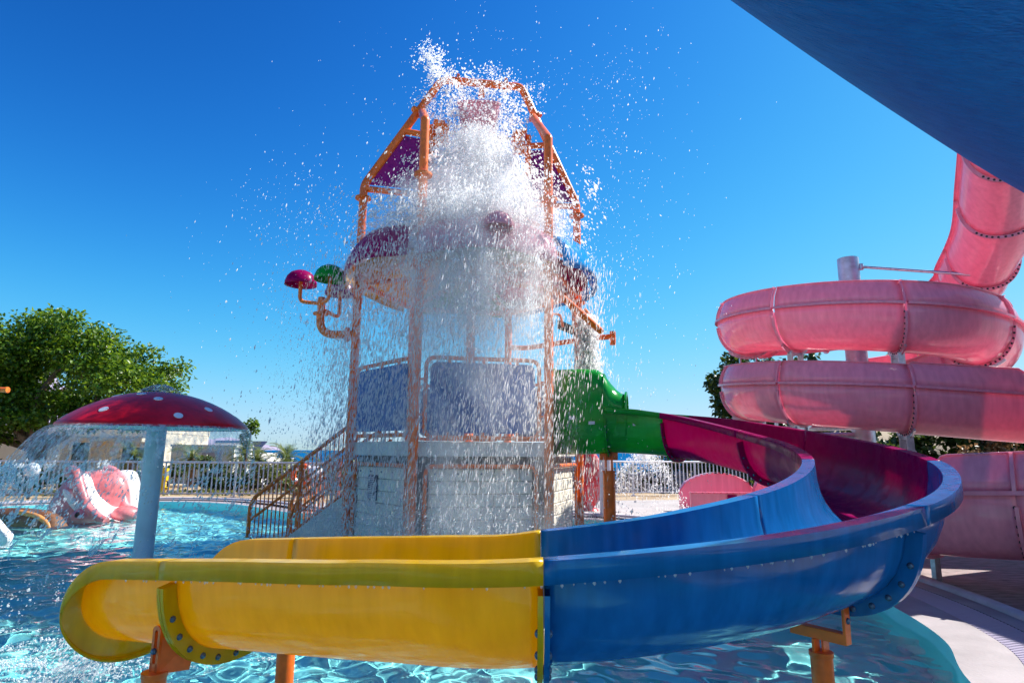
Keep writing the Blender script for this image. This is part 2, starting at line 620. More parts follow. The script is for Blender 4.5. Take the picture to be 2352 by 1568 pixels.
# ------------------------------------------------------------------ ground, pool, sea, headland
WATER_Z = -.12
POOL = [(1.2, -4), (1.9, .5), (2.45, 2.6), (3.0, 4.28), (3.47, 5.2), (3.72, 6.2), (3.85, 7.4), (3.9, 9.2), (3.6, 11.2), (2.9, 12.9),
        (1.6, 13.9), (-.5, 14.3), (-3, 14.4), (-4.9, 14.75), (-5.9, 15.5), (-7.2, 16.75), (-8.8, 17.5), (-10.4, 17.4), (-12, 16.3),
        (-14, 14.2), (-16, 10), (-16.5, 4), (-16, -2), (-12, -5), (-4, -6)]
def closed_spline(pts, per):
    n = len(pts)
    out = []
    for i in range(n):
        a, b, c, d = [Vector((*pts[(i + k) % n], 0)) for k in (-1, 0, 1, 2)]
        for j in range(per):
            t = j / per
            out.append(.5 * ((2 * b) + (c - a) * t + (2 * a - 5 * b + 4 * c - d) * t * t + (3 * b - a - 3 * c + d) * t ** 3))
    return out
EDGE = closed_spline(POOL, 8)
NE = len(EDGE)
EN = []
for i in range(NE):
    t = (EDGE[(i + 1) % NE] - EDGE[i - 1]).normalized()
    EN.append(Vector((t.y, -t.x, 0)))          # outward (the outline runs counter-clockwise)
def offs(d, z):
    return [Vector((p.x + n.x * d, p.y + n.y * d, z)) for p, n in zip(EDGE, EN)]

def ring_sheet(name, d0, d1, z, mat):
    a, b = offs(d0, z), offs(d1, z)
    mb = MB()
    mb.add(a + b, [(i, (i + 1) % NE, NE + (i + 1) % NE, NE + i) for i in range(NE)])
    return structure(mb.build(name, mat, smooth=False))

# ground sheet with a hole for the pool; beyond the gardens it falls away to the sea
bm = bmesh.new()
hole = [bm.verts.new(p) for p in offs(1.06, 0)]
outer = [bm.verts.new(p) for p in [(-90, -30, 0), (60, -30, 0), (60, 26, 0), (0, 26, 0), (-45, 26, 0), (-90, 26, 0)]]
es = [bm.edges.new((hole[i], hole[(i + 1) % NE])) for i in range(NE)]
es += [bm.edges.new((outer[i], outer[(i + 1) % len(outer)])) for i in range(len(outer))]
bmesh.ops.triangle_fill(bm, use_beauty=True, use_dissolve=False, edges=es)
prev = outer[2:6]
for yy, zz_ in ((46, -2.6), (64, -4.0), (100, -14.5)):
    nxt = [bm.verts.new((x, yy, zz_)) for x in (60, 0, -45, -90)]
    for k in range(3):
        bm.faces.new((prev[k], prev[k + 1], nxt[k + 1], nxt[k]))
    prev = nxt
bmesh.ops.recalc_face_normals(bm, faces=bm.faces)
for f in bm.faces:
    if f.normal.z < 0:
        f.normal_flip()
me = bpy.data.meshes.new("ground")
bm.to_mesh(me)
bm.free()
ground = structure(link("ground", me, 'ground'))

# pool edge: coping, gutter with grating, kerb
ring_sheet("coping", 0.0, .40, 0.0, 'coping')
ring_sheet("gutter_bed", .40, .74, -.05, 'dark_channel')
mb = MB()
for d0, d1 in ((.40, .40), (.74, .74)):
    a, b = offs(d0, -.05), offs(d0, 0.0)
    mb.add(a + b, [(i, (i + 1) % NE, NE + (i + 1) % NE, NE + i) for i in range(NE)])
structure(mb.build("gutter_wall", 'dark_channel', smooth=False))
ring_sheet("inner_paving", .74, .93, 0.0, 'coping')
rows = [offs(d, z) for d, z in ((.93, 0.0), (.93, .035), (.945, .05), (1.03, .05), (1.045, .035), (1.06, 0.0))]
mb = MB()
mb.grid([[r[i] for r in rows] for i in list(range(NE)) + [0]])
structure(mb.build("kerb", 'kerb', angle=60))
# grating slats of the visible stretch on the right
slat = MB().box((0, 0, 0), (.33, .026, .03))
slat_me = bpy.data.meshes.new("slat")
slat_me.from_pydata(slat.v, [], slat.f)
slat_me.materials.append(M['grating'])
gutter = bpy.data.objects["gutter_bed"]
mid = [Vector((p.x + n.x * .57, p.y + n.y * .57, -.016)) for p, n in zip(EDGE, EN)]
run = [(p, n) for p, n in zip(mid, EN)]
lo = next(i for i in range(NE) if mid[i].y > 3.6)
hi = next(i for i in range(NE) if mid[i].y > 9.4)
pts = resample(mid[lo:hi], .052)
for k, p in enumerate(pts):
    t = (pts[min(k + 1, len(pts) - 1)] - pts[max(k - 1, 0)]).normalized()
    link("slat", slat_me, None, gutter, loc=p, rot=(0, 0, math.atan2(t.y, t.x) - R(90)))

# rough stone paving on the right side of the pool, laid over the deck
PAV = [(5.0, 1.5), (12, 1.5), (14, 6), (14, 13), (9.5, 14), (5.5, 12.5), (5.15, 9), (5.0, 6.8), (4.65, 5.0), (4.2, 3.6)]
mb = MB()
mb.add([(x, y, .004) for x, y in PAV], [tuple(range(len(PAV)))])
structure(mb.build("paving", 'paver', smooth=False))

# pool basin
a, b = offs(0, 0.0), offs(0, -1.05)
mb = MB()
mb.add(a + b, [(i, (i + 1) % NE, NE + (i + 1) % NE, NE + i) for i in range(NE)])
fl = offs(.02, -1.0)
mb.add(fl, [tuple(range(NE))])
basin = structure(mb.build("pool_basin", 'basin', smooth=False))
basin.cycles.is_caustics_receiver = True

# water surface: real ripples
def ripples(X, Y, rng):
    Zs = np.zeros_like(X)
    for k in range(80):
        lam = math.exp(rng.uniform(math.log(.17), math.log(1.1)))
        a = rng.normal(.7, .95)
        ph = rng.uniform(0, 6.28)
        A = .0027 * lam ** .9
        w = 1.0 + .5 * np.sin(X * math.cos(a * 2 + k) * .6 + Y * math.sin(a * 3 + k) * .6 + k)
        Zs += A * w * np.sin((X * math.cos(a) + Y * math.sin(a)) * 2 * math.pi / lam + ph)
    # churned water round the tower and below the slide's end
    r = np.hypot(X + .8, Y - 10.6)
    Zs *= 1 + 1.0 * np.exp(-(r / 4.0) ** 2) + .8 * np.exp(-((X + 2.9) ** 2 + (Y - 4.3) ** 2) / 2.0)
    return Zs
rng = np.random.default_rng(11)
xs = np.concatenate([np.linspace(-16.6, -6.05, 210), np.linspace(-6.0, 4.2, 470)])
ys = 1.0 + 17.0 * (np.linspace(0, 1, 560) ** 1.35)
ys = np.concatenate([np.linspace(-5.8, .95, 12), ys])
X, Y = np.meshgrid(xs, ys)
Zw = ripples(X, Y, rng) + WATER_Z
nx, ny = len(xs), len(ys)
i = np.arange((ny - 1) * (nx - 1))
a = (i // (nx - 1)) * nx + i % (nx - 1)
water = np_mesh("pool_water", np.stack([X, Y, Zw], -1).reshape(-1, 3), np.stack([a, a + 1, a + nx + 1, a + nx], -1), 'water')
structure(water)
water.cycles.is_caustics_caster = True

# earth bank rising behind the slides on the right
rows = []
for k in range(25):
    x = 7.5 + 1.6 * k
    top_ = 2.5 * min(1.0, max(0.0, (x - 7.5) / 4.0)) ** .8 + .25 * math.sin(x * 1.3) * min(1, k / 4)
    rows.append([V3 for V3 in ((x, 23.4 - .12 * k, -.05), (x, 24.0 - .12 * k, top_ * .55), (x, 24.8 - .12 * k, top_), (x, 29.0, top_ * 1.05), (x, 33.0, -.3))])
mb = MB()
mb.grid(rows)
structure(mb.build("bank", 'ground', angle=60))
# sea and far headland
mb = MB()
mb.add([(-40000, 80, -14), (40000, 80, -14), (40000, 50000, -14), (-40000, 50000, -14)], [(0, 1, 2, 3)])
structure(mb.build("sea", 'sea', smooth=False))
rng = np.random.default_rng(5)
def ridge(name, x0, x1, y, dep, top, seed):
    rg = np.random.default_rng(seed)
    n, m = 70, 14
    ph = rg.uniform(0, 6.28, 8)
    rows = []
    for j in range(m + 1):
        v = j / m
        row = []
        for k in range(n + 1):
            u = k / n
            prof = top(u)
            crag = sum(math.sin(u * (7 + 9 * q) + ph[q] + v * (2 + q)) * .12 / (1 + q * .6) for q in range(8))
            h = max(0, prof * (1 + crag)) * math.sin(min(1, v * 1.0) * math.pi / 2) ** .8
            row.append((x0 + (x1 - x0) * u, y + dep * v, -16 + h))
        rows.append(row)
    mb = MB()
    mb.grid(rows)
    return structure(mb.build(name, 'hill_far', angle=60))
ridge("headland", -2950, -1640, 3600, 900, lambda u: 150 * (1 - u) ** .6 * (.75 + .25 * math.sin(u * 9 + 1)) + 14, 3)
ridge("mountain", -4300, -2450, 3300, 1200, lambda u: 520 * math.exp(-((u - .35) / .33) ** 2) + 140 * (1 - u), 8)
# ------------------------------------------------------------------ play tower
TC = Vector((-.80, 11.60, 0))
TR = 2.16
A_ROT = 10.7
def hexp(k, r=TR, z=0.0):
    a = R(A_ROT + 60 * k)
    return Vector((TC.x + r * math.cos(a), TC.y + r * math.sin(a), z))
PD, PE, PF, PA, PB, PC = [hexp(k) for k in range(6)]
tower = thing("play_tower", "tall orange pipe water play tower with blue panels and round multicoloured canopy", "play tower", (TC.x, TC.y, -1.0))
PR = .078
def post(p, z1, name="post", r=PR, extra=None):
    pts = [(p.x, p.y, -1.02), (p.x, p.y, z1)]
    if extra:
        pts = fillet(pts + extra, .3, 8)
    return MB().tube(pts, r, 16).build(name, 'orange', tower)
def V(x, y, z):
    return Vector((x, y, z))
AE, DE_ = V(PA.x, PA.y, 6.55), V(PD.x, PD.y, 6.54)
TL, TRt = V(-1.50, 11.45, 9.00), V(.15, 11.76, 9.05)
pa, pd = post(PA, 6.1), post(PD, 6.1)
FLL, FLR = AE.lerp(TL, .68), DE_.lerp(TRt, .74)
pb = post(PB, 6.95, extra=[V(PB.x, PB.y, 7.0), FLL + V(.1, -.1, -.05)])
pc = post(PC, 6.85, extra=[V(PC.x, PC.y, 6.9), FLR + V(-.06, -.1, -.05)])
pe, pf = post(PE, 4.7), post(PF, 4.7)
core = MB().tube([(TC.x, TC.y, -1.02), (TC.x, TC.y, 5.3)], .085, 16).build("column", 'orange', tower)
for p, o, zs in ((PA, pa, (6.28, 4.42)), (PD, pd, (6.28, 4.42)), (PB, pb, (6.0, 4.42)), (PC, pc, (5.75, 4.42))):
    for z in zs:
        flange_ring((p.x, p.y, z), (0, 0, 1), .155, "flange", 'rust_orange', o)
arch = MB().tube(fillet([V(PA.x, PA.y, 6.1), AE, TL, TRt, DE_, V(PD.x, PD.y, 6.1)], .12, 5), PR, 16).build("arch", 'orange', tower)
for p, q in ((FLL, TL - AE), (FLR, TRt - DE_), (TL.lerp(TRt, .2), TRt - TL), (TL.lerp(TRt, .8), TRt - TL)):
    flange_ring(p, q, .15, "flange", 'rust_orange', arch)
nz = TL.lerp(TRt, .5)
MB().tube([nz, nz + V(0, -.02, -.16), nz + V(0, -.06, -.30)], .055, 12).tube([nz + V(0, -.05, -.27), nz + V(0, -.07, -.33)], .07, 12).build("nozzle", 'orange', arch)
# side frames in the plane of the arch, each with a purple panel
LI, RI = V(-1.66, 11.42, 0), V(.30, 11.79, 0)
for side, base, inn, tipf, f0, f1 in (("l", AE, LI, TL, 0, 0), ("r", DE_, RI, TRt, 0, 0)):
    fr = MB()
    top = base.lerp(tipf, .50)
    fr.tube([V(inn.x, inn.y, 4.9), V(inn.x, inn.y, 7.95)], .062, 12)
    fr.tube([V(base.x, base.y, 6.48), V(inn.x, inn.y, 6.44)], .062, 12)
    fr.tube([top, V(inn.x, inn.y, 7.72)], .062, 12)
    o = fr.build("side_frame", 'orange', tower)
    ins = (inn - base).normalized()
    ins.z = 0
    c = [base + ins * .18 + V(0, 0, .02), V(inn.x, inn.y, 6.55) - ins * .06, V(inn.x, inn.y, 7.62) - ins * .06, top + ins * .12 - V(0, 0, .1)]
    n = Vector((-ins.y, ins.x, 0)) * .015
    MB().add([p - n for p in c] + [p + n for p in c], [(0, 1, 2, 3), (7, 6, 5, 4), (0, 4, 5, 1), (1, 5, 6, 2), (2, 6, 7, 3), (3, 7, 4, 0)]).build("purple_panel", 'purple', o, smooth=False)
    # bearing block that carries the bucket's axle
    d = 1 if side == "l" else -1
    bx = V(inn.x + d * .17, inn.y + d * .03, 7.84)
    mb = MB().box(bx, (.2, .34, .3)).box(bx + V(0, 0, -.22), (.34, .2, .12))
    mb.lathe([(.001, -.06), (.16, -.06), (.16, .06), (.001, .06)], 18, bx + V(d * .1, 0, 0), V(1, .18, 0).to_track_quat('Z', 'Y').to_matrix())
    mb.box(bx + V(-d * .1, 0, .19), (.09, .09, .12))
    mb.build("bearing", 'rust_orange', o)
# dark plates behind the bucket
for x0, x1, z0, z1 in ((-1.5, -1.0, 6.5, 7.05), (-.75, -.1, 6.55, 7.25)):
    MB().box((.5 * (x0 + x1), 12.05, .5 * (z0 + z1)), (x1 - x0, .03, z1 - z0)).build("splash_plate", 'purple', tower, smooth=False)

# canopy: six coloured sectors seen from below, six curled rim panels above
sector_cols = {0: 'magenta', 1: 'green', 2: 'hood_yellow', 3: 'hood_yellow', 4: 'green', 5: 'magenta'}
rim_cols = {0: 'sky_blue', 1: 'green', 2: 'hood_yellow', 3: 'magenta', 4: 'pale_pink', 5: 'sky_blue'}
for k in range(6):
    a0, a1 = R(A_ROT + 60 * k + .6), R(A_ROT + 60 * k + 59.4)
    mb = MB().lathe([(.12, 5.02), (.8, 4.92), (1.6, 4.80), (2.2, 4.72), (2.26, 4.66)], 12, (TC.x, TC.y, 0), None, a0, a1)
    sct = mb.build("canopy_sector", sector_cols[k], tower, thick=.02)
    sct["label"] = {'magenta': "dark magenta canopy sector", 'green': "green canopy sector", 'hood_yellow': "amber canopy sector"}[sector_cols[k]]
    rows = []
    for j in range(15):
        u = j / 14
        a = R(A_ROT + 60 * k + 2 + 56 * u)
        lift = .10 * math.sin(math.pi * u)
        prof = [(2.12, 5.12 + lift * 1.3), (2.21, 5.09 + lift * 1.1), (2.31, 5.00 + lift * .7), (2.39, 4.86 + lift * .2), (2.43, 4.72), (2.435, 4.58 - .05 * math.cos(2 * math.pi * u))]
        rows.append([V(TC.x + r * math.cos(a), TC.y + r * math.sin(a), z) for r, z in prof])
    mb = MB()
    mb.grid(rows)
    o = mb.build("rim_panel", rim_cols[k], tower, thick=.022, angle=50)
    o["label"] = {'magenta': "magenta rim panel", 'green': "green rim panel", 'hood_yellow': "amber rim panel", 'purple': "dark purple rim panel",
                  'pale_pink': "pale pink rim panel", 'sky_blue': "bright blue rim panel"}[rim_cols[k]]
# small half dome on the front rim
qd = hexp(4.5, 2.38, 0)
mb = MB().lathe([(.24, -.03), (.245, 0), (.225, .1), (.17, .18), (.09, .225), (.001, .24)], 20, (qd.x + .12, qd.y - .02, 4.98))
mb.build("rim_dome", 'pale_pink', tower, thick=.012)
# beams under the canopy
ring = MB()
for k in range(6):
    ring.tube([hexp(k, TR, 4.56), hexp(k + 1, TR, 4.56)], .055, 10)
ring.build("ring_beam", 'orange', tower)
for k in range(6):
    MB().tube([hexp(k, TR - .05, 4.58), V(TC.x, TC.y, 4.86)], .05, 10).build("spoke_beam", 'orange', tower)
# lattice between canopy and upper frame
for k in (3, 4, 5, 0):
    MB().tube([hexp(k, 1.9, 5.35), hexp(k, .7, 6.1)], .04, 8).build("brace", 'orange', tower)

# concrete base and platform slab
mb = MB()
hx = [hexp(k, 2.0) for k in range(6)]
mb.add([V(p.x, p.y, -1.02) for p in hx] + [V(p.x, p.y, 1.36) for p in hx], [tuple(range(6)), tuple(range(6, 12))] + [(i, (i + 1) % 6, 6 + (i + 1) % 6, 6 + i) for i in range(6)])
base = mb.build("base_core", 'joint', tower, smooth=False)
mb = MB()
hx = [hexp(k, 2.10) for k in range(6)]
mb.add([V(p.x, p.y, 1.37) for p in hx] + [V(p.x, p.y, 1.60) for p in hx], [tuple(range(6)), tuple(range(6, 12))] + [(i, (i + 1) % 6, 6 + (i + 1) % 6, 6 + i) for i in range(6)])
mb.build("platform_slab", 'concrete', tower, smooth=False, bevel=.012)
# moulded block cladding on the three faces in view, each in a rounded pipe frame
def face_frame(p, q, inset, z0, z1, off, r=.15, rad=.034, name="pipe_frame"):
    t = (q - p).normalized()
    n = Vector((t.y, -t.x, 0))
    if n.dot((p + q) * .5 - TC) < 0:
        n = -n
    a, b = p + t * inset + n * off, q - t * inset + n * off
    c = [V(a.x, a.y, z0), V(b.x, b.y, z0), V(b.x, b.y, z1), V(a.x, a.y, z1)]
    return MB().tube(fillet(c, r, 6, True), rad, 10, closed=True).build(name, 'orange', tower), a, b, t, n
BLK = {}
def block_mesh(w, h):
    key = (round(w, 3), round(h, 3))
    if key not in BLK:
        mb = MB()
        d, e = .05, .012
        x, z = w / 2 - .005, h / 2 - .005
        mb.add([(-x, 0, -z), (x, 0, -z), (x, 0, z), (-x, 0, z), (-x, -d + e, -z), (x, -d + e, -z), (x, -d + e, z), (-x, -d + e, z),
                (-x + e, -d, -z + e), (x - e, -d, -z + e), (x - e, -d, z - e), (-x + e, -d, z - e)],
               [(0, 1, 5, 4), (1, 2, 6, 5), (2, 3, 7, 6), (3, 0, 4, 7), (4, 5, 9, 8), (5, 6, 10, 9), (6, 7, 11, 10), (7, 4, 8, 11), (8, 9, 10, 11)])
        me = bpy.data.meshes.new("block")
        me.from_pydata(mb.v, [], mb.f)
        fix_normals(me)
        me.materials.append(M['block'])
        BLK[key] = me
    return BLK[key]
face_frames = {}
for nm, p, q in (("ab", PA, PB), ("bc", PB, PC), ("cd", PC, PD)):
    fo, a, b, t, n = face_frame(p, q, .20, -.85, 1.22, -.02)
    face_frames[nm] = (fo, a, b, t, n)
    L = (b - a).length - .10
    nb_, hh = 4, .196
    for rr in range(10):
        z = -.78 + hh * (rr + .5)
        s = 0.0
        cuts = [L / nb_] * nb_ if rr % 2 == 0 else [L / nb_ / 2] + [L / nb_] * (nb_ - 1) + [L / nb_ / 2]
        for w in cuts:
            c = a + t * (.05 + s + w / 2) - n * .10
            s += w
            link("block", block_mesh(w, hh), None, base, loc=(c.x, c.y, z), rot=(0, 0, math.atan2(t.y, t.x)))
    for k in range(5):
        c = a + t * (.15 + k * (L - .2) / 4) - n * .045
        put_bolt(BOLT, (c.x, c.y, 1.10), n, fo)
# blue panels above the platform
def blue_panel(p, q, z0, z1, inset=.16):
    fo, a, b, t, n = face_frame(p, q, inset, z0, z1, .0, .16, .034, "panel_frame")
    e = .07
    pts = fillet([a + t * e + V(0, 0, z0 + e), b - t * e + V(0, 0, z0 + e), b - t * e + V(0, 0, z1 - e), a + t * e + V(0, 0, z1 - e)], .13, 5, True)
    k = len(pts)
    mb = MB().add([u - n * .012 for u in pts] + [u + n * .012 for u in pts], [tuple(range(k)), tuple(range(k, 2 * k))] + [(i, (i + 1) % k, k + (i + 1) % k, k + i) for i in range(k)])
    mb.build("blue_panel", 'panel_blue', fo, smooth=False)
    br = MB()
    for u in (.2, .5, .8):
        c = a.lerp(b, u)
        br.box((c.x, c.y, z0 + .05), (.05, .03, .07)).box((c.x, c.y, z1 - .05), (.05, .03, .07))
    for zz in (z0 + .35, z1 - .35):
        for s_, c in ((1, a), (-1, b)):
            br.tube([V(c.x, c.y, zz) - t * s_ * inset * .8, V(c.x, c.y, zz)], .018, 8)
    br.build("bracket", 'orange', fo)
blue_panel(PA, PB, 1.70, 2.92)
blue_panel(PB, PC, 1.66, 2.92)
blue_panel(PD, PE, 1.70, 2.85)
blue_panel(PE, PF, 1.70, 2.85)
# pipes on the right: spray bars, pull ropes, trough arm
mb = MB().tube(fillet([V(PC.x + .06, PC.y + .1, 4.20), V(1.25, 10.6, 3.86), V(1.62, 10.9, 3.62)], .1), .06, 10)
mb.tube([V(1.45, 11.9, 4.25), V(1.72, 11.5, 3.72)], .05, 10)
mb.tube([V(1.0, 10.4, 3.98), V(1.34, 11.9, 3.98)], .03, 8)
mb.build("spray_arm", 'orange', tower)
mb = MB().tube(fillet([V(PE.x, PE.y, 3.78), V(.3, 13.4, 3.72), V(1.5, 12.2, 3.72), V(2.0, 11.9, 3.72)], .2), .055, 10)
mb.tube([V(2.0, 11.9, 3.55), V(2.0, 11.9, 3.82)], .06, 10)
mb.build("spray_bar", 'orange', tower)
mb = MB().tube(fillet([V(1.18, 11.6, 3.72), V(1.18, 11.6, 4.2), V(1.26, 11.7, 4.3)], .06), .02, 8)
mb.tube(fillet([V(PC.x + .05, PC.y, 3.72), V(PC.x + .2, PC.y, 3.72), V(PC.x + .24, PC.y, 3.5)], .08), .02, 8)
mb.build("pull_handle", 'orange', tower)
MB().box((1.05, 11.4, 3.78), (.75, .05, .16), Matrix.Rotation(R(60), 3, 'Z')).build("trough", 'black', tower, smooth=False)
# rule board on the left face: rows of small unreadable print on navy
fo, a, b, t, n = face_frames["ab"]
c = a.lerp(b, .36) + n * -.03
rot = Matrix.Rotation(math.atan2(t.y, t.x), 3, 'Z')
sign = thing("rule_board", "small navy board with pale lines of print on tower wall by the stairs", "sign", (c.x, c.y, .72))
MB().box((c.x, c.y, .84), (.30, .02, .42), rot).build("board", 'sign_blue', sign, smooth=False)
mb = MB()
random.seed(3)
for k in range(12):
    w = random.uniform(.14, .24)
    q = c + rot @ V(-.12 + w / 2, -.012, 0)
    mb.box((q.x, q.y, 1.005 - k * .031), (w, .004, .012), rot)
mb.build("print", 'sign_ink', sign, smooth=False)
MB().box((c.x, c.y, .565), (.28, .018, .09), rot).build("lower_plate", 'sticker', sign, smooth=False)

# tipping bucket on its axle
BK = V(-.72, 11.60, 7.86)
bucket = thing("tipping_bucket", "pale pink tipping bucket hung at the top of the orange tower", "bucket", BK)
rt = Matrix.Rotation(R(24), 3, 'X')
MB().lathe([(.001, -.55), (.26, -.55), (.29, -.53), (.43, .50), (.455, .52), (.455, .56), (.42, .56), (.28, -.48), (.001, -.49)], 32, BK + V(0, .05, .1), rt).build("bucket_shell", 'pale_pink', bucket)
MB().tube([V(-1.45, 11.46, 7.84), V(.12, 11.75, 7.84)], .025, 10).build("axle", 'black', bucket)

# mushroom sprayers on the left post
spr = thing("mushroom_sprayer", "orange pipe branch with three small mushroom sprinklers on the left tower post", "sprinkler", (PA.x, PA.y, 3.55))
X0 = -3.62
stem = MB().tube(fillet([V(PA.x, PA.y, 3.58), V(X0, 11.25, 3.58), V(X0, 11.25, 4.25)], .30, 8), .075, 14).tube([V(X0, 11.25, 4.05), V(X0, 11.25, 4.30)], .066, 14).build("stem", 'rust_orange', spr)
flange_ring((-3.08, 11.21, 3.58), (1, 0, 0), .14, "flange", 'rust_orange', stem)
flange_ring((X0, 11.25, 3.98), (0, 0, 1), .14, "flange", 'rust_orange', stem)
for bx, by, bz, col, lab in ((-4.02, 11.20, 4.62, 'magenta', "magenta mushroom cap"), (-3.40, 10.98, 4.66, 'green', "green mushroom cap"), (-3.42, 11.75, 4.58, 'purple', "violet mushroom cap")):
    br = MB().tube(fillet([V(X0, 11.25, 4.18 if col != 'purple' else 4.08), V(bx, by, 4.20 if col != 'purple' else 4.02), V(bx, by, bz)], .12, 6), .036, 12).build("branch_pipe", 'rust_orange', spr)
    cap = MB().lathe([(.29, -.10), (.285, -.04), (.25, .06), (.19, .13), (.10, .175), (.001, .19)], 28, (bx, by, bz)).build("mushroom_cap", col, spr, thick=.012)
    cap["label"] = lab

# staircase on the left
AFm = (PA + PF) * .5
hd = Vector((-.955, .297, 0)).normalized()
sd = Vector((hd.y, -hd.x, 0))
if sd.y > 0:
    sd = -sd                                    # towards the viewer
S0 = PA - hd * 1.15 - sd * .16
stairs = thing("staircase", "concrete stairs with orange pipe railings leading up to the tower", "staircase", (S0.x, S0.y, -1.0))
SLOPE, LEN, TOPZ, NS = .68, 3.30, 1.60, 12
for k in range(4, NS):
    z = TOPZ - (k + .6) * SLOPE * LEN / NS
    fc = S0 + hd * (LEN * (k + .5) / NS) - sd * .62
    MB().box((fc.x, fc.y, (z - 1.0) / 2), (LEN / NS - .002, 1.14, z + 1.0), Matrix.Rotation(math.atan2(hd.y, hd.x), 3, 'Z')).build("step", 'concrete', stairs, smooth=False, bevel=.008)
for s_ in (0, 1):
    w = -sd * .05
    a = S0 - sd * 1.24 * s_ + w * .5
    def rail_pt(s, h):
        q = a + hd * s
        return V(q.x, q.y, TOPZ - SLOPE * s + h)
    sA = 1.08
    vs = [a + hd * sA, a + hd * LEN]
    vs = [V(vs[0].x, vs[0].y, -1), V(vs[1].x, vs[1].y, -1), rail_pt(LEN, -.06), rail_pt(sA, -.06)]
    vs = [v - w * .5 for v in vs] + [v + w * .5 for v in vs]
    MB().add(vs, [(0, 1, 2, 3), (7, 6, 5, 4), (0, 4, 5, 1), (1, 5, 6, 2), (2, 6, 7, 3), (3, 7, 4, 0)]).build("stringer", 'concrete', stairs, smooth=False)
    MB().tube(fillet([rail_pt(sA, 1.18), rail_pt(LEN - .02, 1.18), rail_pt(LEN + .06, 1.06), rail_pt(LEN + .06, -.4)], .14, 6), .038, 10).build("handrail", 'rust_orange', stairs)
    MB().tube([rail_pt(sA, .80), rail_pt(LEN + .06, .80)], .028, 8).build("mid_rail", 'rust_orange', stairs)
    MB().tube([rail_pt(sA, -.03), rail_pt(LEN + .06, -.03)], .028, 8).build("bottom_rail", 'rust_orange', stairs)
    if s_ == 0:
        MB().tube(fillet([rail_pt(sA, .50), rail_pt(2.30, .50), rail_pt(2.42, .36), rail_pt(2.42, -.05)], .12, 6), .026, 10).build("lower_handrail", 'rust_orange', stairs)
        MB().tube([rail_pt(sA, .24), rail_pt(2.42, .24)], .020, 8).build("mid_rail", 'rust_orange', stairs)
    MB().tube([rail_pt(2.28, -.05), rail_pt(2.28, 1.17)], .032, 10).build("rail_post", 'rust_orange', stairs)
    nbal = 24
    for k in range(nbal):
        s = sA + .05 + (LEN - sA - .03) * k / nbal
        MB().tube([rail_pt(s, -.03), rail_pt(s, 1.17)], .0125, 6, cap=False).build("baluster", 'rust_orange', stairs)
# ------------------------------------------------------------------ water slides
UP = Vector((0, 0, 1))
def frames(pts):
    T, N = [], []
    k = len(pts)
    for i in range(k):
        t = (pts[min(i + 1, k - 1)] - pts[max(i - 1, 0)])
        t.z = 0
        t.normalize()
        T.append(t)
        N.append(Vector((-t.y, t.x, 0)))       # left of the direction of travel
    return T, N

def trough(hw, depth, lip, skirt, wall_l=0.0, nseg=16, power=.78):
    """Cross-section from the left skirt round the bottom to the right skirt; optional taller left wall."""
    P = []
    P += [(hw + lip, -skirt), (hw + lip, 0.0), (hw, 0.0)]
    for j in range(1, nseg):
        f = math.pi * j / nseg
        P.append((hw * math.copysign(abs(math.cos(f)) ** .9, math.cos(f)), -depth * math.sin(f) ** power))
    P += [(-hw, 0.0), (-hw - lip, 0.0), (-hw - lip, -skirt)]
    return P

def sweep(pts, T, N, prof, name, mat, parent, thick=.012, deep=None):
    """Sweep a cross-section; deep scales the depth of the bowl along the way."""
    deep = deep or [1.0] * len(pts)
    rows = [[p + n * u + UP * (w * (d if abs(u) < HW - 1e-6 and w < 0 else 1.0)) for u, w in prof] for p, n, d in zip(pts, N, deep)]
    mb = MB()
    mb.grid(rows)
    return mb.build(name, mat, parent, thick=thick, angle=42)

def flange_at(p, t, n, hw, depth, parent, mat, out=.08, th=.03, nseg=16, nb=11, bolt=None, power=.78, b0=.14, b1=.86, bank=0.0, side=-1):
    """U-shaped joint flange under a trough, with bolt heads on both sides."""
    a, b = [], []
    for j in range(nseg * 2 + 1):
        f = math.pi * (.045 + .91 * j / (nseg * 2))
        def q(h, d):
            u = h * math.copysign(abs(math.cos(f)) ** .9, math.cos(f))
            return p + n * u + UP * (-d * math.sin(f) ** power - bank * u)
        a.append(q(hw + .004, depth + .004))
        b.append(q(hw + out, depth + out))
    mb = MB()
    k = len(a)
    rows = [[x - t * th / 2 for x in a], [x - t * th / 2 for x in b], [x + t * th / 2 for x in b], [x + t * th / 2 for x in a], [x - t * th / 2 for x in a]]
    mb.grid(rows)
    fo = mb.build("flange", mat, parent, angle=40)
    if nb:
        for j in range(nb):
            f = math.pi * (b0 + (b1 - b0) * j / (nb - 1))
            h, d = hw + out * .55, depth + out * .55
            u = h * math.copysign(abs(math.cos(f)) ** .9, math.cos(f))
            c = p + n * u + UP * (-d * math.sin(f) ** power - bank * u)
            put_bolt(bolt or BOLT, c + t * side * th / 2, t * side, fo)
    return fo

HW = .40
